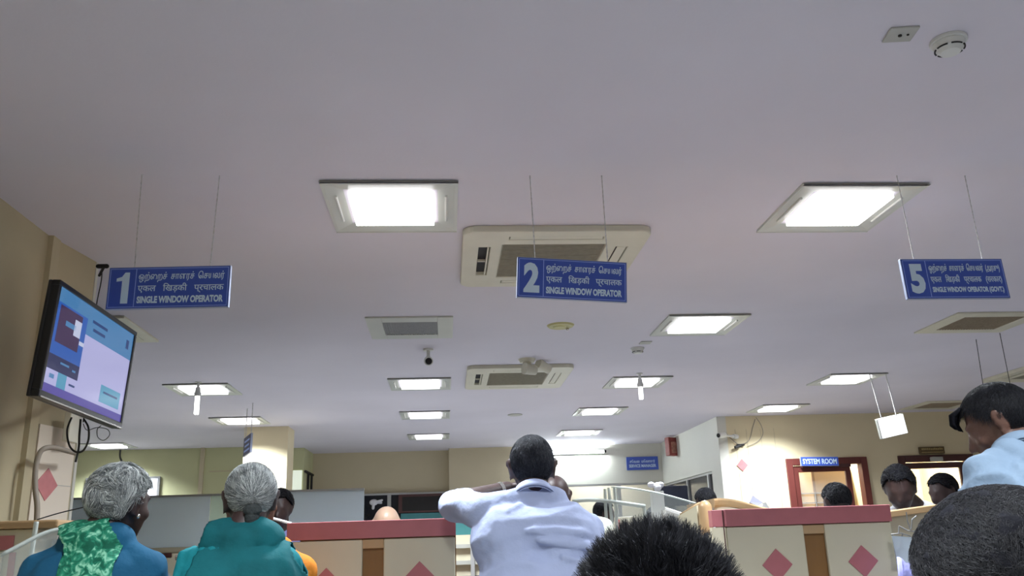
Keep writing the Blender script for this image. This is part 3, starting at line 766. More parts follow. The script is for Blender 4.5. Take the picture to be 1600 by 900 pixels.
# desk tops behind counters
for x0, x1, lab in ((-.63, .037, 'writing desk top behind the left counter front'), (1.16, 1.85, 'writing desk top behind the right counter front')):
    tt = thing('desk', lab, 'desk', ((x0+x1)/2, 3.95, 0)); w = (x1-x0)/2
    MB().box((-w, -.26, .72), (w, .3, .75)).build('desk_top', M['wood_light'], tt, bevel=.006)
    for sx in (-1, 1): MB().box((sx*w-.02*sx, -.24, 0), (sx*w-.06*sx, .28, .72)).build('leg', M['wood'], tt)
# leftmost counter
t = thing('bank_counter', 'counter front at the far left under the pillar with a beech ledge', 'counter', (-1.7, 3.6, 0), group='cream and red counter fronts')
MB().box((-.2, .0, 0), (.11, .2, 1.23)).build('carcass', M['counter_cream'], t, bevel=.003)
MB().box((-.2, -.03, 1.232), (.2, .28, 1.262)).build('ledge', M['wood_light'], t, bevel=.008)
MB().box((-.2, -.006, 1.155), (.032, .0, 1.208)).build('red_band', M['counter_red'], t)
MB().box((.022, -.006, .7), (.045, .0, 1.145)).build('red_stripe', M['counter_red'], t)
MB().box((-.2, -.012, .7), (-.0, -.0, 1.150)).build('cream_panel', M['counter_cream'], t, bevel=.003)
MB().box((.13, .1, .3), (.25, .2, 1.19)).build('cabinet_side', M['grille'], t)

# glass guard on left counter
def guard(pts, lab, edge_r=.006, y_off=.0):
    t = thing('glass_guard', lab, 'glass guard', pts[0])
    L = [Vector(p)-Vector(pts[0]) for p in pts]
    MB().tube(L, edge_r, n=8).build('guard_edge', M['acryl_edge'], t, smooth=True)
    n = len(L); V = [l for l in L]+[Vector((l.x, l.y, 1.0-pts[0][2])) for l in L]
    me = MB().add(V, [(i, i+1, n+i+1, n+i) for i in range(n-1)]).build('guard_pane', M['clear'], t)
    md = me.modifiers.new('thick', 'SOLIDIFY'); md.thickness = .006
    return t
def bez(P, n=14):
    P = [Vector(p) for p in P]; out = []
    for k in range(n+1):
        s = k/n; Q = P[:]
        while len(Q) > 1: Q = [Q[i].lerp(Q[i+1], s) for i in range(len(Q)-1)]
        out.append(Q[0])
    return out
guard(bez([at_y(0, 868, 3.3), at_y(50, 845, 3.36), at_y(78, 818, 3.42), at_y(122, 830, 3.45)]), 'curved clear guard in front of the far left counter', .008)
cable('cable', [at_y(58, 812, 3.45), at_y(95, 801, 3.47), at_y(138, 791, 3.5)], .0022, M['cable'], 'thin dark wire stretched from the pillar to the grey haired woman')
cable('cable', [at_y(44, 900, 3.44), at_y(50, 860, 3.44), at_y(57, 815, 3.44)], .009, M['acryl_edge'], 'pale plastic upright at the far left counter corner')

# steel rail and curved pipe behind the women
t = thing('steel_rail', 'shiny steel rail between the two grey haired women', 'rail', (-1.55, 4.6, 0))
p = at_y(226, 873, 4.6); q = at_y(300, 868, 4.6)
MB().cyl((p.x+1.7, 0, p.z), (q.x+1.55, 0, q.z), .013, n=16).build('rail_bar', M['steel'], t, smooth=False)
for x in (p.x+1.72, q.x+1.53): MB().cyl((x, 0, 0), (x, 0, p.z), .012, n=12).build('leg', M['steel'], t)
hp = MB().tube(bez([at_y(215, 880, 5.2), at_y(250, 882, 5.2), at_y(275, 892, 5.2), at_y(290, 925, 5.2), Vector((-1.35, 5.2, 0))]), .016, n=10)
tag(hp.build('bent_pipe', M['grille'], smooth=True), 'grey bent pipe below the steel rail', 'pipe')
t = thing('low_counter', 'cream low counter front below the frosted screen with a dark slot', 'counter', (-1.5, 5.5, 0))
MB().box((-.6, 0, 0), (.35, .3, 1.12)).build('carcass', M['counter_cream'], t, bevel=.004)
pa = at_y(242, 868, 5.49); pb = at_y(268, 866, 5.49)
MB().box((pa.x+1.5, -.006, pa.z-.012), (pb.x+1.5, 0.001, pa.z+.012)).build('drawer_slot', M['door_dark'], t)

# shelving seen in the gap right of left counter
t = thing('shelf_unit', 'cream shelf unit in the gap between left counter and leaning man', 'shelf', (.12, 4.6, 0))
b = MB(); b.box((-.13, 0, .0), (.3, .3, 1.165)); b.build('unit_body', M['counter_cream'], t)
for z in (1.10, 1.02): MB().box((-.13, -.02, z), (.3, 0, z+.02)).build('shelf', M['frame_dull'], t)
for z in (.93, .86): MB().box((-.11, -.004, z), (.28, .001, z+.035)).build('slot', M['sign_navy'], t)
MB().box((.0, -.03, .5), (.02, -.021, 1.165)).build('upright', M['alu'], t)
MB().box((-.1, .05, 1.166), (.25, .07, 1.26)).build('teal_file', M['teal_panel'], t)

# curved beech worktop edge and post on the right counter
arc = bez([at_y(1116, 786, 4.3), at_y(1135, 783, 4.25), at_y(1160, 786, 4.05), at_y(1196, 801, 3.85), at_y(1260, 812, 3.8)])
t = thing('curved_worktop', 'curved beech worktop edge rising above the right counter', 'worktop', arc[0])
V = []; F = []; n = len(arc)
for k, p in enumerate(arc):
    hh = .022*(1-.5*k/(n-1)); q = p-arc[0]
    for dx, dz in ((0, hh), (-.012, hh*.5), (-.014, 0), (-.012, -hh*.5), (0, -hh), (.8, -hh), (.8, hh)):
        V.append((q.x+.1*dx, q.y+dx, q.z+dz))
for k in range(n-1):
    for i in range(7): F.append((k*7+i, k*7+(i+1) % 7, (k+1)*7+(i+1) % 7, (k+1)*7+i))
F += [tuple(range(7)), tuple(range((n-1)*7, n*7))]
MB().add(V, F).build('worktop_edge', M['wood_light'], t, smooth=False)
V = [q-arc[0] for q in [p+Vector((0, .01, -.02)) for p in arc]]; V2 = [Vector((v.x, v.y, 1.0-arc[0].z)) for v in V]
me = MB().add(V+V2, [(i, i+1, n+i+1, n+i) for i in range(n-1)]).build('apron', M['tile'], t); md = me.modifiers.new('thick', 'SOLIDIFY'); md.thickness = .01
pc = at_y(1102, 800, 4.3)
t = thing('wooden_post', 'round topped beech post beside the curved worktop', 'post', (pc.x, 4.3, 0))
MB().cap((0, 0, 1.14), (0, 0, at_y(1102, 783, 4.3).z-.03), .034).build('post_body', M['wood_light'], t, smooth=True)
MB().cyl((0, 0, 0), (0, 0, 1.16), .031, n=20).build('post_base', M['counter_cream'], t)
# sloping worktop edge left of the post
pa = at_y(1064, 804, 4.5); pb = at_y(1093, 787, 4.35)
t = thing('side_counter', 'side counter with a thin sloping wooden edge left of the beech post', 'counter', (pa.x, pa.y, 0))
MB().tube([(0, 0, pa.z), (pb.x-pa.x, pb.y-pa.y, pb.z)], .008, n=8).build('edge_strip', M['wood_light'], t, smooth=True)
me = MB().add([(0, 0, pa.z-.008), (pb.x-pa.x, pb.y-pa.y, pb.z-.008), (pb.x-pa.x, pb.y-pa.y, 0), (0, 0, 0)], [(0, 1, 2, 3)]).build('side_panel', M['counter_cream'], t); md = me.modifiers.new('thick', 'SOLIDIFY'); md.thickness = .02
# open booklet lying on the counter
pc = at_y(1186, 786, 4.3)
t = thing('booklet', 'open white booklet with a grey page propped on the right counter', 'booklet', pc)
def sheet(P, m, name, par):
    me = MB().add([p-pc for p in P], [(0, 1, 2, 3)]).build(name, m, par); md = me.modifiers.new('thick', 'SOLIDIFY'); md.thickness = .004; return me
sheet([at_y(1164, 793, 4.3), at_y(1174, 774, 4.4), at_y(1192, 788, 4.4), at_y(1186, 799, 4.3)], M['paper'], 'page', t)
sheet([at_y(1171, 785, 4.28), at_y(1176, 774, 4.34), at_y(1192, 785, 4.34), at_y(1184, 790, 4.28)], M['paper_grey'], 'printed_page', t)
sheet([at_y(1184, 787, 4.4), at_y(1197, 785, 4.5), at_y(1206, 800, 4.5), at_y(1192, 799, 4.4)], M['grille'], 'cover', t)
# low wall right of right counter with beech cap
pa = at_y(1387, 801, 3.75); pb = at_y(1470, 786, 3.2)
pa = Vector((1.89, 3.72, 1.205)); pb = Vector((2.5, 4.1, 1.245))
pa = at_y(1388, 799, 3.9); pb = at_y(1475, 787, 4.0)
t = thing('side_counter', 'grey counter side with a beech cap behind the dark head on the right', 'counter', (pa.x, pa.y, 0))
dx, dy = pb.x-pa.x, pb.y-pa.y
V = [(0,0,pa.z),(dx,dy,pb.z),(dx,dy+.12,pb.z),(0,.12,pa.z),(0,0,pa.z-.028),(dx,dy,pb.z-.028),(dx,dy+.12,pb.z-.028),(0,.12,pa.z-.028)]
MB().add(V, [(0,1,2,3),(4,5,6,7),(0,1,5,4),(1,2,6,5),(2,3,7,6),(3,0,4,7)]).build('beech_cap', M['wood_light'], t, bevel=.003)
V = [(0,.02,pa.z-.028),(dx,dy+.02,pb.z-.028),(dx,dy+.1,pb.z-.028),(0,.1,pa.z-.028),(0,.02,0),(dx,dy+.02,0),(dx,dy+.1,0),(0,.1,0)]
MB().add(V, [(0,1,2,3),(4,5,6,7),(0,1,5,4),(1,2,6,5),(2,3,7,6),(3,0,4,7)]).build('side_panel', M['counter_cream'], t)
# wire tray with lilac cloth
def wy(x, y, d=3.55): return at_y(x, y, d)
t = thing('wire_rack', 'bent wire rack against the grey counter side by the dark head', 'rack', wy(1395, 835))
o0 = wy(1395, 835); b = MB()
for P in ([(1392,835),(1408,833),(1423,838)], [(1405,822),(1418,829),(1432,831)], [(1405,822),(1404,834)], [(1410,834),(1407,850),(1404,868)], [(1404,868),(1400,860),(1404,857),(1416,857)], [(1416,800),(1418,815),(1423,828)], [(1424,826),(1425,812),(1432,806)], [(1394,836),(1398,860),(1402,880)]):
    b.tube([wy(*q)-o0 for q in P], .0025, n=6)
b.build('wires', M['grille'], t)
MB().add([wy(*q)-o0 for q in ((1393,837),(1432,840),(1432,880),(1402,880))], [(0,1,2,3)]).build('backing', M['frost'], t).modifiers.new('thick', 'SOLIDIFY').thickness = .004
b = MB(); V = []; cl = [(1401,870),(1409,874),(1413,880),(1428,880),(1436,884)]
for q in cl: V.append(wy(q[0], q[1], 3.45))
for q in cl: V.append(wy(q[0]+3, q[1]+60, 3.43))
V = [v + Vector((0, .01*math.sin(i*2.1), 0)) for i, v in enumerate(V)]
o = b.add(V, [(i, i+1, 6+i, 5+i) for i in range(4)]).build('lilac_cloth', M['lilac'], smooth=True); o.modifiers.new('thick', 'SOLIDIFY').thickness = .01
tag(o, 'lilac cloth hanging under the wire rack', 'cloth')

# middle distance glass guards and upright rails (right of the leaning man)
D = 6.0
t = thing('glass_guard', 'curved glass guard with white shelf strip right of the leaning man', 'glass guard', (1.1, D, 0))
o0 = Vector((1.1, D, 0))
MB().tube([p-o0 for p in bez([at_y(895, 784, D), at_y(925, 776, D), at_y(965, 786, D), at_y(1008, 791, D)])], .014, n=8).build('shelf_strip', M['acryl_edge'], t, smooth=True)
top = [p-o0 for p in bez([at_y(955, 761, D), at_y(1000, 762, D), at_y(1040, 772, D), at_y(1098, 790, D)])]
MB().tube(top, .006, n=8).build('guard_edge', M['acryl_edge'], t, smooth=True)
n = len(top)
me = MB().add(top+[Vector((p.x, p.y, 1.0)) for p in top], [(i, i+1, n+i+1, n+i) for i in range(n-1)]).build('guard_pane', M['clear'], t); me.modifiers.new('thick', 'SOLIDIFY').thickness = .008
for (a, b_) in (((945, 764), (947, 805)), ((951, 762), (955, 805)), ((960, 762), (963, 805)), ((1006, 790), (1009, 815))):
    p, q = at_y(*a, D)-o0, at_y(*b_, D)-o0
    MB().tube([p, q, Vector((q.x, 0, 0))], .011, n=6).build('upright', M['acryl_edge'], t)
p, q = at_y(1038, 797, D-.6), at_y(1072, 808, D-.6)
tag(MB().tube([p, q], .02, n=8).tube([p, Vector((p.x, p.y, 0))], .02, n=8).build('display_frame', M['white_plastic']), 'white slanted display frame behind the spiky haired head', 'frame')
t = thing('monitor', 'dark monitor back standing beside the cream post in the back', 'monitor', (2.36, 9.2, 0))
MB().box((-.17, -.03, 1.43), (.19, .03, 1.64)).build('screen_case', M['dark_glass'], t, bevel=.006)
MB().box((-.03, -.02, .78), (.03, .02, 1.43)).box((-.12, -.1, .75), (.12, .1, .78)).build('stand', M['black'], t)
MB().box((-.4, -.3, .7), (.4, .3, .75)).box((-.38, -.28, 0), (-.33, .28, .7)).box((.33, -.28, 0), (.38, .28, .7)).build('table', M['wood_light'], t)
t = thing('document_post', 'cream upright box with crumpled paper on top in the back', 'box', (1.93, 8.0, 0))
MB().box((-.055, -.05, 0), (.055, .05, 1.53)).build('box_body', M['white_plastic'], t, bevel=.008)
b = MB()
random.seed(5)
for k in range(6): b.ell((random.uniform(-.05, .05), random.uniform(-.03, .03), 1.55+random.uniform(0, .04)), (.035, .03, .028), nu=7, nv=5)
b.build('crumpled_paper', M['paper'], t)
t = thing('red_box', 'small red edged box beside the far man at the back', 'box', (1.54, 7.6, 0))
MB().box((-.09, -.05, 0), (.09, .05, 1.30)).build('box_body', M['counter_cream'], t, bevel=.004)
MB().box((-.09, -.056, 1.12), (-.06, -.0505, 1.28)).build('red_edge', mat('bright_red', srgb(206, 60, 50), .5, noise_s=10, noise_a=.1), t)
# papers and machines near orange lady
t = thing('note_counter', 'grey cash counting machine behind the orange bloused woman', 'machine', (-.97, 4.6, 0))
MB().box((-.11, -.08, .9), (.10, .1, 1.13)).build('machine_body', M['white_plastic'], t, bevel=.02)
MB().box((-.10, -.06, 1.13), (-.02, .04, 1.235)).build('hopper', M['frame_dull'], t, bevel=.012)
MB().box((-.02, -.09, 1.0), (.08, -.079, 1.05)).build('tray', M['slot'], t)
MB().box((-.2, -.15, .0), (.2, .3, .9)).build('stand', M['wood'], t)
t = thing('pointer', 'white rod held level behind the teal woman', 'rod', at_y(438, 814, 4.5))
a, b_ = at_y(426, 810, 4.5), at_y(455, 818, 4.5); MB().cyl(a-at_y(438,814,4.5), b_-at_y(438,814,4.5), .007, n=8).build('rod_body', M['paper'], t)

# ------------------------------------------------------------------ television
TW, TH = .73, .43
t = thing('television', 'flat wall television tilted out from the left pillar showing a blue and lilac screen', 'television', (-1.387, 3.462, 1.865))
t.rotation_mode = 'QUATERNION'
t.rotation_quaternion = (Matrix.Rotation(1.53, 3, 'Z') @ Matrix.Rotation(.052, 3, 'X') @ Matrix.Rotation(.03, 3, 'Y')).to_quaternion()
w, h = TW/2, TH/2; bz = .018
f = MB(); f.box((-w, 0, h-bz), (w, .03, h)).box((-w, 0, -h), (w, .03, -h+.026)).box((-w, 0, -h+.026), (-w+bz, .03, h-bz)).box((w-bz, 0, -h+.026), (w, .03, h-bz))
f.build('bezel', M['black'], t, bevel=.003)
MB().box((-w, .03, -h), (w, .045, h)).box((-w*.75, .045, -h*.8), (w*.75, .075, h*.5)).build('back_cover', M['black'], t, bevel=.004)
MB().box((-w+.01, -.002, -h+.001), (w-.01, .0, -h+.006)).build('chrome_strip', M['steel'], t)
def glow(n, c, s=.62):
    return mat('screen_'+n, (.01, .01, .01), .12, emit=srgb(*c), emit_s=s, spec=.4)
SM = [glow('lilac', (196, 196, 246)), glow('cyan', (84, 142, 196)), glow('maroon', (74, 52, 92)), glow('blue', (52, 104, 196)), glow('navy', (40, 46, 96)), glow('taskbar', (96, 84, 176)), glow('teal', (92, 170, 206)), glow('white', (214, 222, 250)), glow('ink', (40, 70, 130))]
b = MB()
def R_(x0, x1, y0, y1, mi, lev):   # screen coordinates 0..1, from top left
    sw, sh = TW-2*bz, TH-bz-.026; X = lambda u: -w+bz+u*sw; Z = lambda v: h-bz-v*sh
    y = .006-lev*.0004; b.add([(X(x0), y, Z(y0)), (X(x1), y, Z(y0)), (X(x1), y, Z(y1)), (X(x0), y, Z(y1))], [(0, 1, 2, 3)], mi)
R_(0, 1, 0, 1, 0, 0); R_(0, 1, 0, .24, 1, 1); R_(.36, 1, .1, .30, 1, 2)
R_(0, .36, .14, .78, 3, 2); R_(.04, .3, .16, .52, 2, 3); R_(.22, .30, .22, .38, 7, 4); R_(.12, .24, .28, .33, 1, 4)
R_(0, .36, .64, .78, 4, 3); R_(0, 1, .92, 1, 5, 3); R_(.14, .24, .78, .92, 6, 2); R_(.66, .94, .70, .88, 6, 2)
R_(.42, .62, .12, .15, 8, 5); R_(.44, .60, .20, .23, 8, 5); R_(.14, .24, .68, .70, 1, 5); R_(.28, .32, .70, .72, 1, 5); R_(.05, .10, .82, .86, 1, 5); R_(.27, .34, .84, .86, 8, 5); R_(.70, .90, .76, .78, 8, 5)
R_(.3, .36, .4, .44, 7, 5); R_(.9, .94, .1, .2, 8, 5)
b.build('screen', SM, t)
# bracket arm to the pillar
Rt = t.rotation_quaternion.to_matrix().inverted(); org = Vector((-1.387, 3.462, 1.865))
arm = MB()
def L_(p): return Rt @ (Vector(p)-org)
arm.tube([L_((-1.43, 3.46, 1.85)), L_((-1.6, 3.9, 1.85)), L_((-1.87, 4.3, 1.85))], .016, n=8)
arm.build('wall_arm', M['black'], t)
# cables below the television
y0 = 3.7
def tvc(P, r, lab, m=M['cable'], ys=None): cable('cable', [at_y(a, b_, y0+(ys or 0)) for a, b_ in P], r, m, lab)
tvc([(112, 652), (105, 672), (108, 695), (118, 706), (130, 704), (138, 688), (138, 668), (131, 655)], .0042, 'thick black cable loop hanging below the television')
tvc([(126, 655), (124, 680), (123, 700), (118, 722)], .0045, 'black cable hanging straight down through the loop below the television')
tvc([(130, 662), (136, 672), (152, 668), (168, 671), (171, 680), (162, 688), (153, 683), (152, 671), (158, 665)], .0016, 'thin wire curl at the right corner under the television', ys=-.15)
t = thing('cable_box', 'beige cable cover plate on the pillar edge below the television', 'cover plate', at_y(116, 668, 4.3))
MB().box((-.03, -.05, -.07), (.0, .06, .07)).build('cover', M['ivory'], t, bevel=.004)
# conduit on pillar
px = -1.84
cable('conduit_pipe', [at_y(118, 708, 4.3), at_y(103, 704, 4.2), at_y(88, 700, 4.12), at_y(72, 700, 4.06), at_y(62, 708, 4.04), at_y(56, 730, 4.03), at_y(55, 760, 4.03), at_y(58, 790, 4.03), at_y(57, 820, 4.03)], .012, M['conduit'], 'grey flexible conduit bending down the pillar')
# black fitting at the pillar top
bc = at_y(163, 416, 4.4)
bl = MB(); bl.cap(bc+Vector((-.03, 0, -.0)), bc+Vector((.012, 0, .0)), .012); bl.cap(bc, bc+Vector((-.02, 0, -.05)), .007)
tag(bl.build('cable_clamp', M['slot'], smooth=True), 'black cable clamp at the pillar top beside the sign numbered 1', 'clamp')
cable('cable', [bc+Vector((-.01, .0, -.01)), at_y(158, 440, 4.4), at_y(151, 475, 4.4), at_y(146, 520, 4.4), at_y(130, 660, 4.4)], .003, M['cable'], 'thin black cable running down the pillar edge behind the television')
pv_ = MB().box((-1.90, 4.492, .0), (-1.838, 4.52, CEIL)); struct(pv_.build('trim_20', M['wall_pale']))

# pillar tiles: pale facing and diamond on the angled face
ang = math.atan2(.053, .33)
t = thing('pillar_tiling', 'pale tiled facing on the lower pillar with a pink diamond, under the television', 'tile', (-1.887, 4.17, 0), (0, 0, -ang))
MB().box((-.002, .0, .0), (.006, .295, 1.72)).build('tile_facing', M['tile'], t)
for z in (1.15, 1.45): MB().box((.006, .0, z), (.0072, .295, z+.003)).build('tile_joint', M['frame_dull'], t)
MB().prism([(.10, .075), (.185, 0), (.10, -.075), (.015, 0)], 'x', .0062, .0092).xf(Matrix.Translation((0, 0, 1.45))).build('diamond', M['pink_tile'], t)
#PEOPLE
# ------------------------------------------------------------------ people
def remesh(mb, voxel, smooth_n=4, factor=.5):
    me = bpy.data.meshes.new('tmp'); me.from_pydata(mb.v, [], mb.f)
    o = bpy.data.objects.new('tmp', me); SC.collection.objects.link(o)
    r = o.modifiers.new('r', 'REMESH'); r.mode = 'VOXEL'; r.voxel_size = voxel; r.adaptivity = 0
    s = o.modifiers.new('s', 'SMOOTH'); s.factor = factor; s.iterations = smooth_n
    out = evaluated(o)
    bpy.data.objects.remove(o); bpy.data.meshes.remove(me)
    out.polygons.foreach_set('use_smooth', [True]*len(out.polygons))
    return out
def link_mesh(name, me, m, parent=None):
    me.materials.clear(); me.materials.append(m)
    o = bpy.data.objects.new(name, me); SC.collection.objects.link(o)
    if parent: o.parent = parent
    return o
def wrinkle(me, amp, freq, stretch=(1, 1, 1), seed=0):
    n = len(me.vertices); co = np.empty(n*3, 'f'); no = np.empty(n*3, 'f')
    me.vertices.foreach_get('co', co); me.vertices.foreach_get('normal', no)
    co = co.reshape(-1, 3); no = no.reshape(-1, 3)
    for i in range(n):
        p = Vector((co[i][0]*stretch[0]*freq+seed, co[i][1]*stretch[1]*freq, co[i][2]*stretch[2]*freq))
        q = noise.noise_vector(p*.6)*.7
        d = noise.noise(p+q); d = (1-abs(d)*2.2)**1
        co[i] += no[i]*(max(d, 0)-.15)*amp
    me.vertices.foreach_set('co', co.ravel()); me.update()

def head_shapes(b, T, s, face=True):
    """T: 4x4 matrix head-local -> world. local: +Y face, +Z up, origin between the ears"""
    def P(x, y, z): return T @ Vector((x*s, y*s, z*s))
    R = T.to_3x3()
    def E(c, r): b.ell(P(*c), tuple(k*s for k in r), R, nu=24, nv=16)
    E((0, -.012, .03), (.076, .096, .088)); E((0, .02, -.01), (.068, .075, .085))
    E((0, .04, -.045), (.054, .052, .062)); E((0, .068, -.088), (.026, .022, .02))
    b.cap(P(0, .088, .012), P(0, .108, -.028), .009*s, .013*s)
    b.cap(P(-.034, .078, .026), P(.034, .078, .026), .013*s)
    b.cap(P(-.017, .087, -.056), P(.017, .087, -.056), .008*s); b.cap(P(-.014, .084, -.068), P(.014, .084, -.068), .009*s)
    for k in (-1, 1):
        E((k*.04, .062, -.026), (.024, .022, .022))
        # ear: rim and lobe
        rim = [P(k*(.079+.012*math.sin(a*.5)), -.012-.016*math.cos(a)*.9-.004, .002+.030*math.sin(a)) for a in [(-.5+i*.17)*PI for i in range(9)]]
        for i in range(8): b.cap(rim[i], rim[i+1], .0065*s)
        E((k*.081, -.008, .0), (.006, .016, .024)); E((k*.08, -.004, -.03), (.006, .009, .011))

def hand_shapes(b, w, d, up, s=1.0, curl=.5, side=1):
    """w wrist point, d pointing direction, up = back-of-hand normal"""
    d = Vector(d).normalized(); up = Vector(up); up = (up-d*up.dot(d)).normalized(); x = d.cross(up)*side
    w = Vector(w)
    for k in range(4): b.cap(w+x*(.012-.008*k)*s, w+d*.085*s+x*(.032-.0215*k)*s, .014*s, .0105*s, n=8)
    L = (.066, .078, .073, .056)
    for k in range(4):
        p = w+d*.088*s+x*(.032-.0215*k)*s; dd = d.copy(); r = .0088
        for j, f in enumerate((.45, .32, .23)):
            dd = (dd-up*curl*(.55+.2*j)).normalized(); q = p+dd*L[k]*f*s
            b.cap(p, q, r*s, (r-.0008)*s, n=8); p = q; r -= .0008
    p = w+d*.025*s+x*.024*s; q = p+(d*.6+x*.7-up*.3).normalized()*.04*s; b.cap(p, q, .014*s, .0105*s, n=8)
    q2 = q+(d*.9+x*.25-up*.4).normalized()*.032*s; b.cap(q, q2, .010*s, .0085*s, n=8)

def ellpt(T, c, r, dirv):
    return T @ Vector((c[0]+dirv.x*r[0], c[1]+dirv.y*r[1], c[2]+dirv.z*r[2]))
HC, HR = (0, -.012, .03), (.076, .096, .088)
def hairline(d, low=-.62, front=.35):
    """is the scalp direction d (unit, head-local) covered by hair"""
    z = d.z; y = d.y
    if y > .55: return z > front+.25
    if y > .1: return z > -.15+(y-.1)*1.3
    if y > -.25: return z > .12 if abs(d.x) > .8 and y > -.1 else z > -.15
    return z > low
def hair(parent, T, s, style, m, n=3000, length=.02, rad=.0006, thick=.008, comb=(0, -1, -.2), lift=.3, cols=((.02, .02, .02),), jitter=.35, low=-.62, segs=3, bun=None, seed=1, pred=None, volume=(1, 1, 1), sample=None):
    rnd = random.Random(seed)
    pred = pred or (lambda d: hairline(d, low))
    c = HC; r = tuple((HR[i]+thick)*volume[i]*s for i in range(3)); cs = tuple(k*s for k in c)
    # base shell
    bm = bmesh.new(); bmesh.ops.create_icosphere(bm, subdivisions=5, radius=1)
    kill = [f for f in bm.faces if not pred(f.calc_center_median().normalized())]
    bmesh.ops.delete(bm, geom=kill, context='FACES')
    for v in bm.verts:
        d = v.co.normalized(); k = 1+.05*noise.noise(d*5+Vector((seed, 0, 0)))+.02*noise.noise(d*16)
        # extend the lower back towards the neck
        v.co = T @ Vector((cs[0]+d.x*r[0]*k, cs[1]+d.y*r[1]*k, cs[2]+d.z*r[2]*k))
    me = bpy.data.meshes.new('hair'); bm.to_mesh(me); bm.free()
    me.polygons.foreach_set('use_smooth', [True]*len(me.polygons))
    base = link_mesh('hair', me, m, parent)
    sd = base.modifiers.new('thick', 'SOLIDIFY'); sd.thickness = thick*1.2*s; sd.offset = -1
    # strands
    V = []; F = []; C = []
    comb = Vector(comb); k = 0
    while k < n:
        d = Vector((rnd.gauss(0, 1), rnd.gauss(0, 1), rnd.gauss(0, 1))).normalized()
        if not pred(d): continue
        if sample and not sample(d, rnd): continue
        k += 1
        p = Vector((cs[0]+d.x*r[0]*.985, cs[1]+d.y*r[1]*.985, cs[2]+d.z*r[2]*.985))
        cm = comb if not callable(style) else style(d)
        cm = Vector(cm)+Vector((rnd.gauss(0, jitter), rnd.gauss(0, jitter), rnd.gauss(0, jitter)))
        L = length*s*rnd.uniform(.6, 1.15); pts = [p]; cur = cm
        for g in range(segs):
            nrm = Vector(((p.x-cs[0])/r[0]**2, (p.y-cs[1])/r[1]**2, (p.z-cs[2])/r[2]**2)).normalized()
            tg = cur-nrm*cur.dot(nrm)
            if tg.length > 1e-4: tg.normalize()
            st = (tg*(1-lift)+nrm*lift*(1.0 if lift > .5 else (1 if g == 0 else .2))).normalized()
            p = p+st*(L/segs); 
            rel = Vector(((p.x-cs[0])/r[0], (p.y-cs[1])/r[1], (p.z-cs[2])/r[2]))
            if rel.length < 1.0: rel = rel.normalized()*1.003; p = Vector((cs[0]+rel.x*r[0], cs[1]+rel.y*r[1], cs[2]+rel.z*r[2]))
            pts.append(p)
            if callable(style):
                rr = rel.normalized(); cur = Vector(style(rr))+Vector((rnd.gauss(0, jitter*.5), rnd.gauss(0, jitter*.5), rnd.gauss(0, jitter*.5)))
        col = rnd.choice(cols); f_ = rnd.uniform(.75, 1.25); col = tuple(min(1, q*f_) for q in col)+(1.0,)
        o = len(V)
        for g, q in enumerate(pts):
            dd = (pts[min(g+1, segs)]-pts[max(g-1, 0)]).normalized(); u = dd.orthogonal().normalized(); w = dd.cross(u)
            R = rad*s*(1-.75*g/segs)
            for a in (0, 2.094, 4.189):
                V.append(tuple(T @ (q+(u*math.cos(a)+w*math.sin(a))*R))); C += col
        for g in range(segs):
            for i in range(3):
                a, b_ = o+g*3+i, o+g*3+(i+1) % 3; F.append((a, b_, b_+3, a+3))
    me = bpy.data.meshes.new('strands'); me.from_pydata(V, [], F)
    at = me.color_attributes.new('col', 'FLOAT_COLOR', 'POINT'); at.data.foreach_set('color', C)
    me.polygons.foreach_set('use_smooth', [True]*len(me.polygons))
    st = link_mesh('strands', me, M['hair_strand'], base); st['kind'] = 'stuff'
    return base

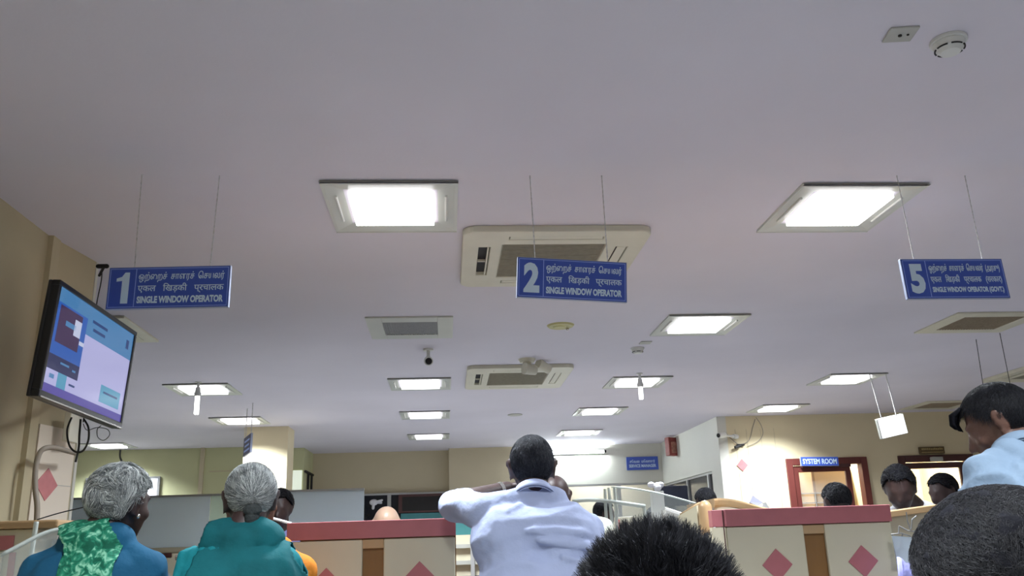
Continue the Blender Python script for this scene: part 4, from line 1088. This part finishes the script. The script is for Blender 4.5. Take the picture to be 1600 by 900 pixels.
def person(label, head, yaw=0, nod=0, turn=0, roll=0, s=1.0, lean=.1, pose='sit', skin='skin_dark', shirt='shirt_white', lower='trousers',
           sh_w=.175, neck=None, arms=None, voxel=.010, sleeve=.9, bulk=1.0, base=None, wr=(.004, 9), fold=None, hands=True, collar=False, drop=0, pelvis=None, eyes=False, slope=.025):
    """head: world point between the ears"""
    head = Vector(head); Ry = Matrix.Rotation(yaw, 4, 'Z')
    def V_(x, y, z): return (Ry.to_3x3() @ Vector((x, y, z)))
    T = Matrix.Translation(head) @ Ry @ Matrix.Rotation(turn, 4, 'Z') @ Matrix.Rotation(-nod, 4, 'X') @ Matrix.Rotation(roll, 4, 'Y')
    nb = neck if neck else head + V_(0, -.035-.06*math.sin(lean)*1, -.15)*s
    nb = Vector(nb)
    S = nb + V_(0, -.01, -.05-drop)*s
    ld = V_(0, -math.sin(lean), -math.cos(lean))
    pel = Vector(pelvis) if pelvis else S + ld*.44*s
    up = -ld
    X = V_(1, 0, 0); Yf = V_(0, 1, 0)
    slope = slope if isinstance(slope, dict) else {-1: slope, 1: slope}
    sh = {k: S + X*k*sh_w*s - Vector((0, 0, slope[k]*s)) for k in (-1, 1)}
    A = {}
    for k in (-1, 1):
        if arms and k in arms: A[k] = [Vector(q) for q in arms[k]]
        else:
            el = sh[k] + V_(k*.015, .07, -.27)*s; A[k] = [el, el + V_(-k*.06, .23, -.02)*s]
    if pose == 'sit':
        hip = {k: pel + X*k*.085*s - Vector((0, 0, .02)) for k in (-1, 1)}
        kz = max(.30, pel.z-.08); kn = {k: hip[k]*1 + Yf*.42*s for k in hip}
        for k in kn: kn[k].z = kz; 
        an = {k: kn[k] + Yf*.0 for k in kn}
        for k in an: an[k] = Vector((kn[k].x, kn[k].y, .08))
    else:
        hip = {k: pel + X*k*.09*s for k in (-1, 1)}
        an = {k: Vector((hip[k].x, hip[k].y, .08))+X*k*.03 for k in hip}
        kn = {k: hip[k].lerp(an[k], .5)+Yf*.02 for k in hip}
    # skin body
    b = MB(); head_shapes(b, T, s)
    hb = T @ Vector((0, -.03*s, -.05*s)); b.cap(hb, nb, .052*s, .056*s); b.cap(nb, S, .053*s, .06*s)
    def torso(b, g):
        c1 = S + ld*.10*s; c2 = S+ld*.25*s; 
        b.cap(sh[-1]*.9+S*.1, sh[1]*.9+S*.1, (.052+g)*s); b.cap(S+X*-.06*s+Vector((0,0,.02)), S+X*.06*s+Vector((0,0,.02)), (.05+g)*s)
        for k in (-1, 1): b.cap(nb+Vector((0,0,-.015)), sh[k]+Vector((0,0,.012)), (.036+g)*s, (.04+g)*s)
        b.cap(c1-X*.085*s*bulk, c1+X*.085*s*bulk, (.098*bulk+g)*s); b.cap(c2-X*.06*s*bulk, c2+X*.06*s*bulk, (.102*bulk+g)*s)
        b.cap(pel-X*.065*s*bulk, pel+X*.065*s*bulk, (.108*bulk+g)*s); 
        b.cap(c1-X*.075*s*bulk, c2-X*.05*s*bulk, (.094*bulk+g)*s); b.cap(c1+X*.075*s*bulk, c2+X*.05*s*bulk, (.094*bulk+g)*s)
        b.cap(c2, pel, (.10*bulk+g)*s); b.cap(c2-X*.06*s, pel-X*.06*s, (.095*bulk+g)*s); b.cap(c2+X*.06*s, pel+X*.06*s, (.095*bulk+g)*s)
        for k in (-1, 1): b.cap(c1+X*k*.08*s, sh[k], (.08+g)*s, (.052+g)*s)
    torso(b, 0)
    for k in (-1, 1):
        el, w = A[k]
        b.cap(sh[k], el, .048*s, .038*s); b.cap(el, el.lerp(w, .35), .038*s, .04*s); b.cap(el.lerp(w, .35), w, .040*s, .026*s)
        d = (w-el).normalized()
        hand_shapes(b, w, d, Vector((0, 0, 1)) if abs(d.z) < .9 else Yf, s, .4, -k)
        b.cap(hip[k], kn[k], .078*s, .052*s); b.cap(kn[k], kn[k].lerp(an[k], .35), .05*s, .052*s); b.cap(kn[k].lerp(an[k], .35), an[k], .05*s, .036*s)
        ft = an[k]+Yf*.13*s; ft.z = .04; b.cap(Vector((an[k].x, an[k].y, .045))-Yf*.03*s, ft, .036*s, .034*s)
    me = remesh(b, min(voxel, .0075) if voxel < .012 else voxel, 3, .5)
    body = link_mesh('person', me, M[skin]); tag(body, label, 'person')
    # shirt
    c = MB(); torso(c, .010); c.cap(S, S+ld*.12*s, .078*s, .11*s); c.cap(nb+Vector((0, 0, -.035*s)), S, .062*s, .078*s)
    for k in (-1, 1):
        el, w = A[k]
        q = el.lerp(w, max(0, sleeve-1)) if sleeve > 1 else sh[k].lerp(el, sleeve)
        if sleeve > 1: c.cap(sh[k], el, .064*s, .054*s); c.cap(el, q, .054*s, .05*s)
        else: c.cap(sh[k], q, .064*s, .058*s)
    if fold: fold(c, dict(S=S, sh=sh, pel=pel, ld=ld, X=X, Y=Yf, A=A, nb=nb, s=s))
    me = remesh(c, voxel, 2, .5); wrinkle(me, wr[0], wr[1], (1, 1, 1.6), seed=head.x*10)
    nd = (head-nb).normalized()
    so = link_mesh('shirt' if lower == 'trousers' else 'blouse', me, M[shirt], body)
    if collar:
        cb = MB(); ax = nd; u = X.copy(); u = (u-ax*u.dot(ax)).normalized(); wv = ax.cross(u)
        ring = []
        for lev, (h_, r_) in enumerate(((-.022, .074), (.010, .068), (.022, .064), (.021, .068), (.0, .075), (-.018, .082))):
            for i in range(28):
                t_ = 2*PI*i/28; ring.append(nb+(u*math.cos(t_)+wv*math.sin(t_)*1.05)*r_*s + ax*h_*s*(1-.25*max(0, math.sin(t_))))
        Fc = [(l*28+i, l*28+(i+1) % 28, (l+1)*28+(i+1) % 28, (l+1)*28+i) for l in range(5) for i in range(28)]
        co = cb.add(ring, Fc).build('collar', M[shirt], so, smooth=True); co.modifiers.new('thick', 'SOLIDIFY').thickness = .002
    # lower garment
    c = MB(); c.cap(pel-X*.07*s, pel+X*.07*s, .118*s*bulk)
    for k in (-1, 1): c.cap(pel+X*k*.05*s, hip[k], .11*s); c.cap(hip[k], kn[k], .092*s, .068*s); c.cap(kn[k], an[k]+Vector((0, 0, .03)), .068*s, .055*s)
    if lower != 'trousers':
        c.cap(kn[-1], kn[1], .08*s); c.cap(an[-1]+Vector((0,0,.05)), an[1]+Vector((0,0,.05)), .08*s)
        c.cap(kn[-1].lerp(kn[1], .5), an[-1].lerp(an[1], .5)+Vector((0,0,.05)), .08*s)
    me = remesh(c, .014, 3, .5); link_mesh('trousers' if lower == 'trousers' else 'sari_skirt', me, M[lower], body)
    if eyes:
        for k in (-1, 1):
            e = MB().ell(T @ Vector((k*.031*s, .083*s, .008*s)), (.011*s,)*3, nu=12, nv=8).build('eye', M['eye'], body, smooth=True)
            MB().ell(T @ Vector((k*.031*s, .092*s, .006*s)), (.005*s,)*3, nu=10, nv=6).build('iris', M['slot'], e, smooth=True)
    return body, T, so, dict(S=S, sh=sh, pel=pel, ld=ld, X=X, Y=Yf, A=A, nb=nb, s=s)
def drape(src, pred, off, m, name, parent, amp=.006, freq=12, seed=3, stretch=(1,1,1), thick=.003):
    """a cloth lying on a garment: the faces pred() accepts, lifted off the garment"""
    bm = bmesh.new(); bm.from_mesh(src.data); bm.normal_update()
    bmesh.ops.delete(bm, geom=[f for f in bm.faces if not pred(f.calc_center_median())], context='FACES')
    for v in bm.verts:
        p = Vector((v.co.x*stretch[0], v.co.y*stretch[1], v.co.z*stretch[2]))*freq
        v.co += v.normal*(off+amp*(1-2*abs(noise.noise(p+Vector((seed, 0, 0))))))
    for _ in range(2): bmesh.ops.smooth_vert(bm, verts=bm.verts[:], factor=.4, use_axis_x=True, use_axis_y=True, use_axis_z=True)
    me = bpy.data.meshes.new(name); bm.to_mesh(me); bm.free(); me.polygons.foreach_set('use_smooth', [True]*len(me.polygons))
    o = link_mesh(name, me, m, parent); o.modifiers.new('thick', 'SOLIDIFY').thickness = thick
    return o
def chair(x, y, lab, m='black', h=.46, rz=0):
    t = thing('waiting_chair', lab, 'chair', (x, y, 0), (0, 0, rz), 'waiting area chairs')
    MB().box((-.22, -.2, h-.03), (.22, .22, h)).build('seat', M[m], t, bevel=.012)
    MB().prism([(-.235, h+.08), (-.29, .97), (-.27, .97), (-.215, h+.08)], 'x', -.21, .21).build('backrest', M[m], t, bevel=.01)
    for sx in (-.18, .18):
        MB().cyl((sx, -.22, h), (sx, -.235, h+.2), .011, n=8).build('back_support', M['steel'], t)
        for sy in (-.16, .18): MB().cyl((sx, sy, 0), (sx, sy, h-.03), .013, n=8).build('leg', M['steel'], t)
    return t

M['hair_dull'] = mat('dull_dark_grey_hair', srgb(58, 62, 62), .8, noise_s=40, noise_a=.3, bump=(120, .6), spec=.2)
BLK = ((.010, .010, .013), (.016, .016, .02), (.008, .008, .01))
GRY = ((.40, .42, .41), (.74, .77, .74), (.5, .52, .5), (.20, .22, .22), (.10, .11, .12))
SLT = ((.014, .015, .024), (.02, .022, .034), (.018, .02, .03), (.07, .075, .09))

# -- the man leaning on the counter
def A_fold(c, g):
    S, X, ld, sh = g['S'], g['X'], g['ld'], g['sh']; Yb = -g['Y']
    def P(x, z, y=.098): return S + X*x*1.12 + ld*z + Yb*(y+.022)
    for pts, r in ((((.165,.10,.06),(.13,.085,.10),(.05,.07,.112),(-.04,.075,.112)), .008),
                   (((.18,.17,.05),(.15,.13,.085),(.08,.115,.11),(0,.11,.114)), .008),
                   (((.175,.235,.04),(.14,.19,.085),(.07,.165,.112)), .010),
                   (((.165,.30,.05),(.12,.27,.09),(.06,.26,.11)), .008),
                   (((.165,.33,.05),(.10,.315,.10)), .008),
                   (((-.16,.2,.03),(-.12,.26,.08),(-.07,.33,.11)), .009),
                   (((-.05,-.015,.06),(-.09,.01,.075),(-.14,.02,.06)), .013),
                   (((-.02,.0,.07),(.06,.015,.085),(.12,.0,.07)), .008)):
        q = [P(*p) for p in pts]
        for i in range(len(q)-1): c.cap(q[i], q[i+1], r*1.15, r*(1.25 if i < len(q)-2 else .8))
    el = g['A'][-1][0]
    for k, tt in enumerate((.35, .6, .82)):
        p = sh[-1].lerp(el, tt); c.cap(p+Vector((0,-.03,.05)), p+Vector((-.01,-.068,-.0)), .013, .011)
HA = at_y(831, 732, 3.28); NA = at_y(834, 776, 3.2)
elA = at_y(706, 788, 3.46); wrA = at_y(792, 762, 3.60)
bodyA, TA, shA, gA = person('man in a pale lavender white shirt leaning with one elbow on the counter', HA, yaw=-.03, nod=-.16, s=1.03, lean=.28, pose='stand',
    skin='skin_dark', shirt='shirt_white', neck=NA, arms={-1: [elA, wrA], 1: [at_y(908, 880, 3.42), at_y(872, 885, 3.68)]}, voxel=.008, sleeve=1.22, bulk=1.16, sh_w=.172, slope={-1: .0, 1: .075}, wr=(.011, 6), fold=A_fold, collar=True, pelvis=at_y(818, 900, 3.14)-Vector((0, 0, .12)))
hair(bodyA, TA, 1.03, 0, M['hair_salt'], n=9000, length=.016, rad=.0008, thick=.003, comb=(0, -.3, -.9), lift=.35, cols=SLT, jitter=.3, low=-.93, seed=2)
wt = MB(); wt.cyl(wrA+(elA-wrA)*.10, wrA+(elA-wrA)*.16, .031, n=20); tag(wt.build('wristwatch', M['steel']), 'shiny wristwatch on the forearm of the leaning man', 'watch')

# -- second man half hidden behind him
bB, TB, sB, gB = person('man in a cream shirt bending low behind the right shoulder of the leaning man', at_y(868, 778, 4.15), yaw=-.2, nod=.5, s=.86, lean=.35, pose='stand', skin='skin_dark', shirt='shirt_cream', sh_w=.19,
    neck=at_y(884, 806, 4.1), sleeve=.9)

# -- grey haired woman left, blue blouse and green scarf
H1 = at_y(187, 788, 2.7)
b1, T1_, s1, g1 = person('grey haired woman in a blue blouse with a green patterned scarf over her shoulder', H1, yaw=-.1, turn=-.32, nod=.05, roll=.06, s=.92, lean=.02, pose='sit', skin='skin_dark', shirt='blue_blouse', lower='teal_dark', neck=at_y(154, 834, 2.66), sh_w=.165, slope=.065, voxel=.008, sleeve=.95, wr=(.004, 9))
def comb1(d):
    q = noise.noise_vector(d*2.6)*1.5
    return (d.x*.5+q.x, -.3+q.y, -.55+q.z)
hair(b1, T1_, .92, comb1, M['hair_grey'], n=7000, length=.055, rad=.0012, thick=.011, lift=.22, cols=GRY, jitter=.3, low=-.88, segs=5, seed=5, volume=(1.02, 1.0, 1.0))
for k in (1,): 
    e_ = MB().ell(T1_ @ Vector((.081, -.004, -.033)), (.006, .006, .007), nu=10, nv=8).build('earring', M['steel'], smooth=True); e_.parent = b1
nb1 = g1['nb']
random.seed(21)
def scarf_pred(p):
    u = (p-nb1); return -.085 < u.x+(u.z)*.35+.012*math.sin(u.z*40) < .065 and u.y < .12
drape(s1, scarf_pred, .010, M['scarf'], 'scarf', b1, .008, 10, 3, (2.2, 1, .5))

# -- grey haired woman with tied hair, teal sari
H2 = at_y(391, 784, 2.75)
b2, T2_, s2, g2 = person('grey haired woman with tied back hair in a teal sari', H2, yaw=.05, turn=.2, nod=.10, s=.92, lean=.05, pose='sit', skin='skin_dark', shirt='teal', lower='teal', neck=at_y(378, 832, 2.7), sh_w=.13, slope=.06, voxel=.008, sleeve=.98, wr=(.005, 9), drop=.0)
knot = Vector((.012, -.93, -.38))
def comb2(d): v = knot-d; return v
hair(b2, T2_, .92, comb2, M['hair_grey'], n=8000, length=.08, rad=.0010, thick=.006, lift=.05, cols=GRY, jitter=.12, low=-.80, segs=6, seed=8)
bun = MB(); bun.ell(T2_ @ Vector((.004, -.092, -.038)), (.028, .014, .018)); bun.ell(T2_ @ Vector((.004, -.084, -.058)), (.022, .016, .026))
bo = bun.build('hair_bun', M['hair_dull'], b2, smooth=True)
nb2 = g2['nb']
def sari_pred(p):
    u = p-nb2; return u.z < .03 and -.09+u.z*.25 < u.x < .12-u.z*.5
drape(s2, sari_pred, .010, M['teal_dark'], 'sari_drape', b2, .007, 11, 9, (1.6, 1, .7))
# cloth folds over her left shoulder
fm = MB()
for k in range(5):
    a = g2['sh'][-1]+Vector((-.03+.028*k, -.055, .045+.004*k)); fm.cap(a, a+Vector((.015, .07, .015)), .012, .010); fm.cap(a, a+Vector((-.02, -.02, -.16)), .012, .014)
plm = remesh(fm, .007, 3); link_mesh('sari_pleats', plm, M['teal'], b2)
# -- woman in orange blouse beyond her
HN = at_y(392, 804, 3.24)
bN, TN, sN, gN = person('woman in an orange blouse hidden behind the teal sari woman', HN, yaw=.1, nod=.2, s=.95, lean=.05, skin='skin_mid', shirt='orange', lower='orange', neck=at_y(409, 850, 3.2), sh_w=.14, pose='stand', slope=.05, voxel=.010, sleeve=.85)
hair(bN, TN, .95, comb2, M['hair_black'], n=1500, length=.06, rad=.001, thick=.006, lift=.05, cols=BLK, jitter=.1, seed=9)
cp = at_y(282, 889, 3.45)
ch_ = chair(cp.x+.165, 3.86, 'black empty chair whose back shows between the two grey haired women', h=.5); ch_.scale = (.75, 1, 1)
# -- spiky dark head close to the camera
HCc = at_y(1030, 1004, 1.06)
bC, TC, sC, gC = person('person with spiky black hair seated close in front at the bottom centre', HCc, yaw=0, nod=.05, s=.98, lean=.1, bulk=.9, sh_w=.12, skin='skin_dark', shirt='shirt_plain', voxel=.01)
def spikes(d):
    q = noise.noise_vector(d*9)
    return (q.x*1.2, q.y*1.2+.1, .5+q.z)
hair(bC, TC, .98, spikes, M['hair_black'], n=16000, length=.026, rad=.00055, thick=.006, comb=(0, .2, .6), lift=.68, cols=BLK, jitter=.25, segs=3, seed=11, volume=(1.04, 1, 1))
# -- short dark head bottom right
HD = at_y(1574, 959, .9)
bD, TD, sD, gD = person('person with short dark hair seated close in the bottom right corner', HD, yaw=.1, nod=.1, s=1.02, lean=.1, bulk=.9, sh_w=.12, skin='skin_dark', shirt='shirt_plain', voxel=.01)
hair(bD, TD, 1.02, 0, M['hair_black'], n=30000, length=.016, rad=.00045, thick=.005, comb=(-.3, -.6, -.3), lift=.3, cols=BLK+((.03, .028, .03),), jitter=.25, segs=3, seed=12, volume=(1.06, 1, 1))
# -- standing man right, light blue shirt, head bowed to the left
HE = at_y(1562, 664, 2.5)
def E_fold(c, g):
    sh = g['sh']; 
    for k in (-1,):
        el = g['A'][k][0]
        for tt, dx in ((.1, .03), (.35, .0), (.6, -.02), (.85, 0)):
            p = sh[k].lerp(el, tt); c.cap(p+Vector((.05+dx, -.056, .03)), p+Vector((-.05, -.04, -.03)), .015, .012)
bE, TE, sE, gE = person('standing man in a light blue shirt with bowed head at the right edge', HE, yaw=.35, turn=.5, nod=.42, s=.97, lean=.12, pose='stand', skin='skin_mid', shirt='shirt_blue', neck=at_y(1588, 705, 2.44), sh_w=.165, voxel=.008, sleeve=1.1, fold=E_fold, collar=True, bulk=1.1, wr=(.016, 8),
    arms={-1: [at_y(1540, 880, 2.35), at_y(1500, 900, 2.6)]})
hair(bE, TE, .97, 0, M['hair_black'], n=12000, length=.035, rad=.0007, thick=.010, comb=(0, .2, -.5), lift=.2, cols=BLK+((.035, .035, .045),), jitter=.2, low=-.6, segs=4, seed=14)
fq = MB()
for k in range(26):
    q_ = random.uniform(-.035, .035); l_ = random.uniform(-.006, .008)
    a = TE @ Vector((q_, .062, .090)); m_ = TE @ Vector((q_*1.1, .092+l_, .082+l_*.5)); z_ = TE @ Vector((q_*1.05, .106+l_, .060)); y_ = TE @ Vector((q_, .104+l_, .038+l_)); fq.tube([a, m_, z_, y_], [.006, .006, .005, .001], n=6)
fo = fq.build('forelock', M['hair_black'], bE, smooth=True)

# -- people behind the counters
def far(label, px, py, d, yaw=0, nod=.1, turn=0, s=1.0, skin='skin_dark', shirt='shirt_plain', hr=True, n=900, eyes=False, lean=.12, base='hair_black', pose='stand', **k):
    b_, T_, s_, g_ = person(label, at_y(px, py, d), yaw=yaw, nod=nod, turn=turn, s=s, skin=skin, shirt=shirt, voxel=.014, lean=lean, eyes=eyes, pose=pose, sh_w=.155, **k)
    if hr: hair(b_, T_, s, 0, M[base], n=n, length=.03, rad=.002, thick=.010, comb=(0, -.5, -.5), lift=.3, cols=BLK, jitter=.3, seed=int(px), low=-.55)
    return b_, T_, g_
far('man in a white shirt looking down behind the grey side counter', 1406, 764, 4.75, yaw=PI-.1, nod=.5, turn=-.5, s=1.02, neck=at_y(1428, 790, 4.85))
far('dark haired person before the lit pane of the maroon door', 1474, 770, 5.8, yaw=PI/2+.2, nod=.3)
far('dark haired person before the system room door', 1307, 786, 5.6, yaw=.2, nod=.2)
far('dark haired person in shade left of the beech post', 1102, 786, 6.8, yaw=.3, nod=.2, s=.9)
far('small far person in profile near the red edged box', 945, 803, 8.2, yaw=-PI/2, nod=.15, s=.95)
far('grey haired person low behind the glass guard', 1022, 810, 8.6, yaw=PI, nod=.3, s=.85, base='hair_salt')
far('bald person behind the left counter panel', 604, 824, 5.0, yaw=0, nod=.35, skin='skin_pale', hr=False, s=.95)
far('dark haired clerk facing forward beside the pale column', 437, 795, 5.3, yaw=PI-.2, nod=.25, turn=.2, s=.9, shirt='lilac')
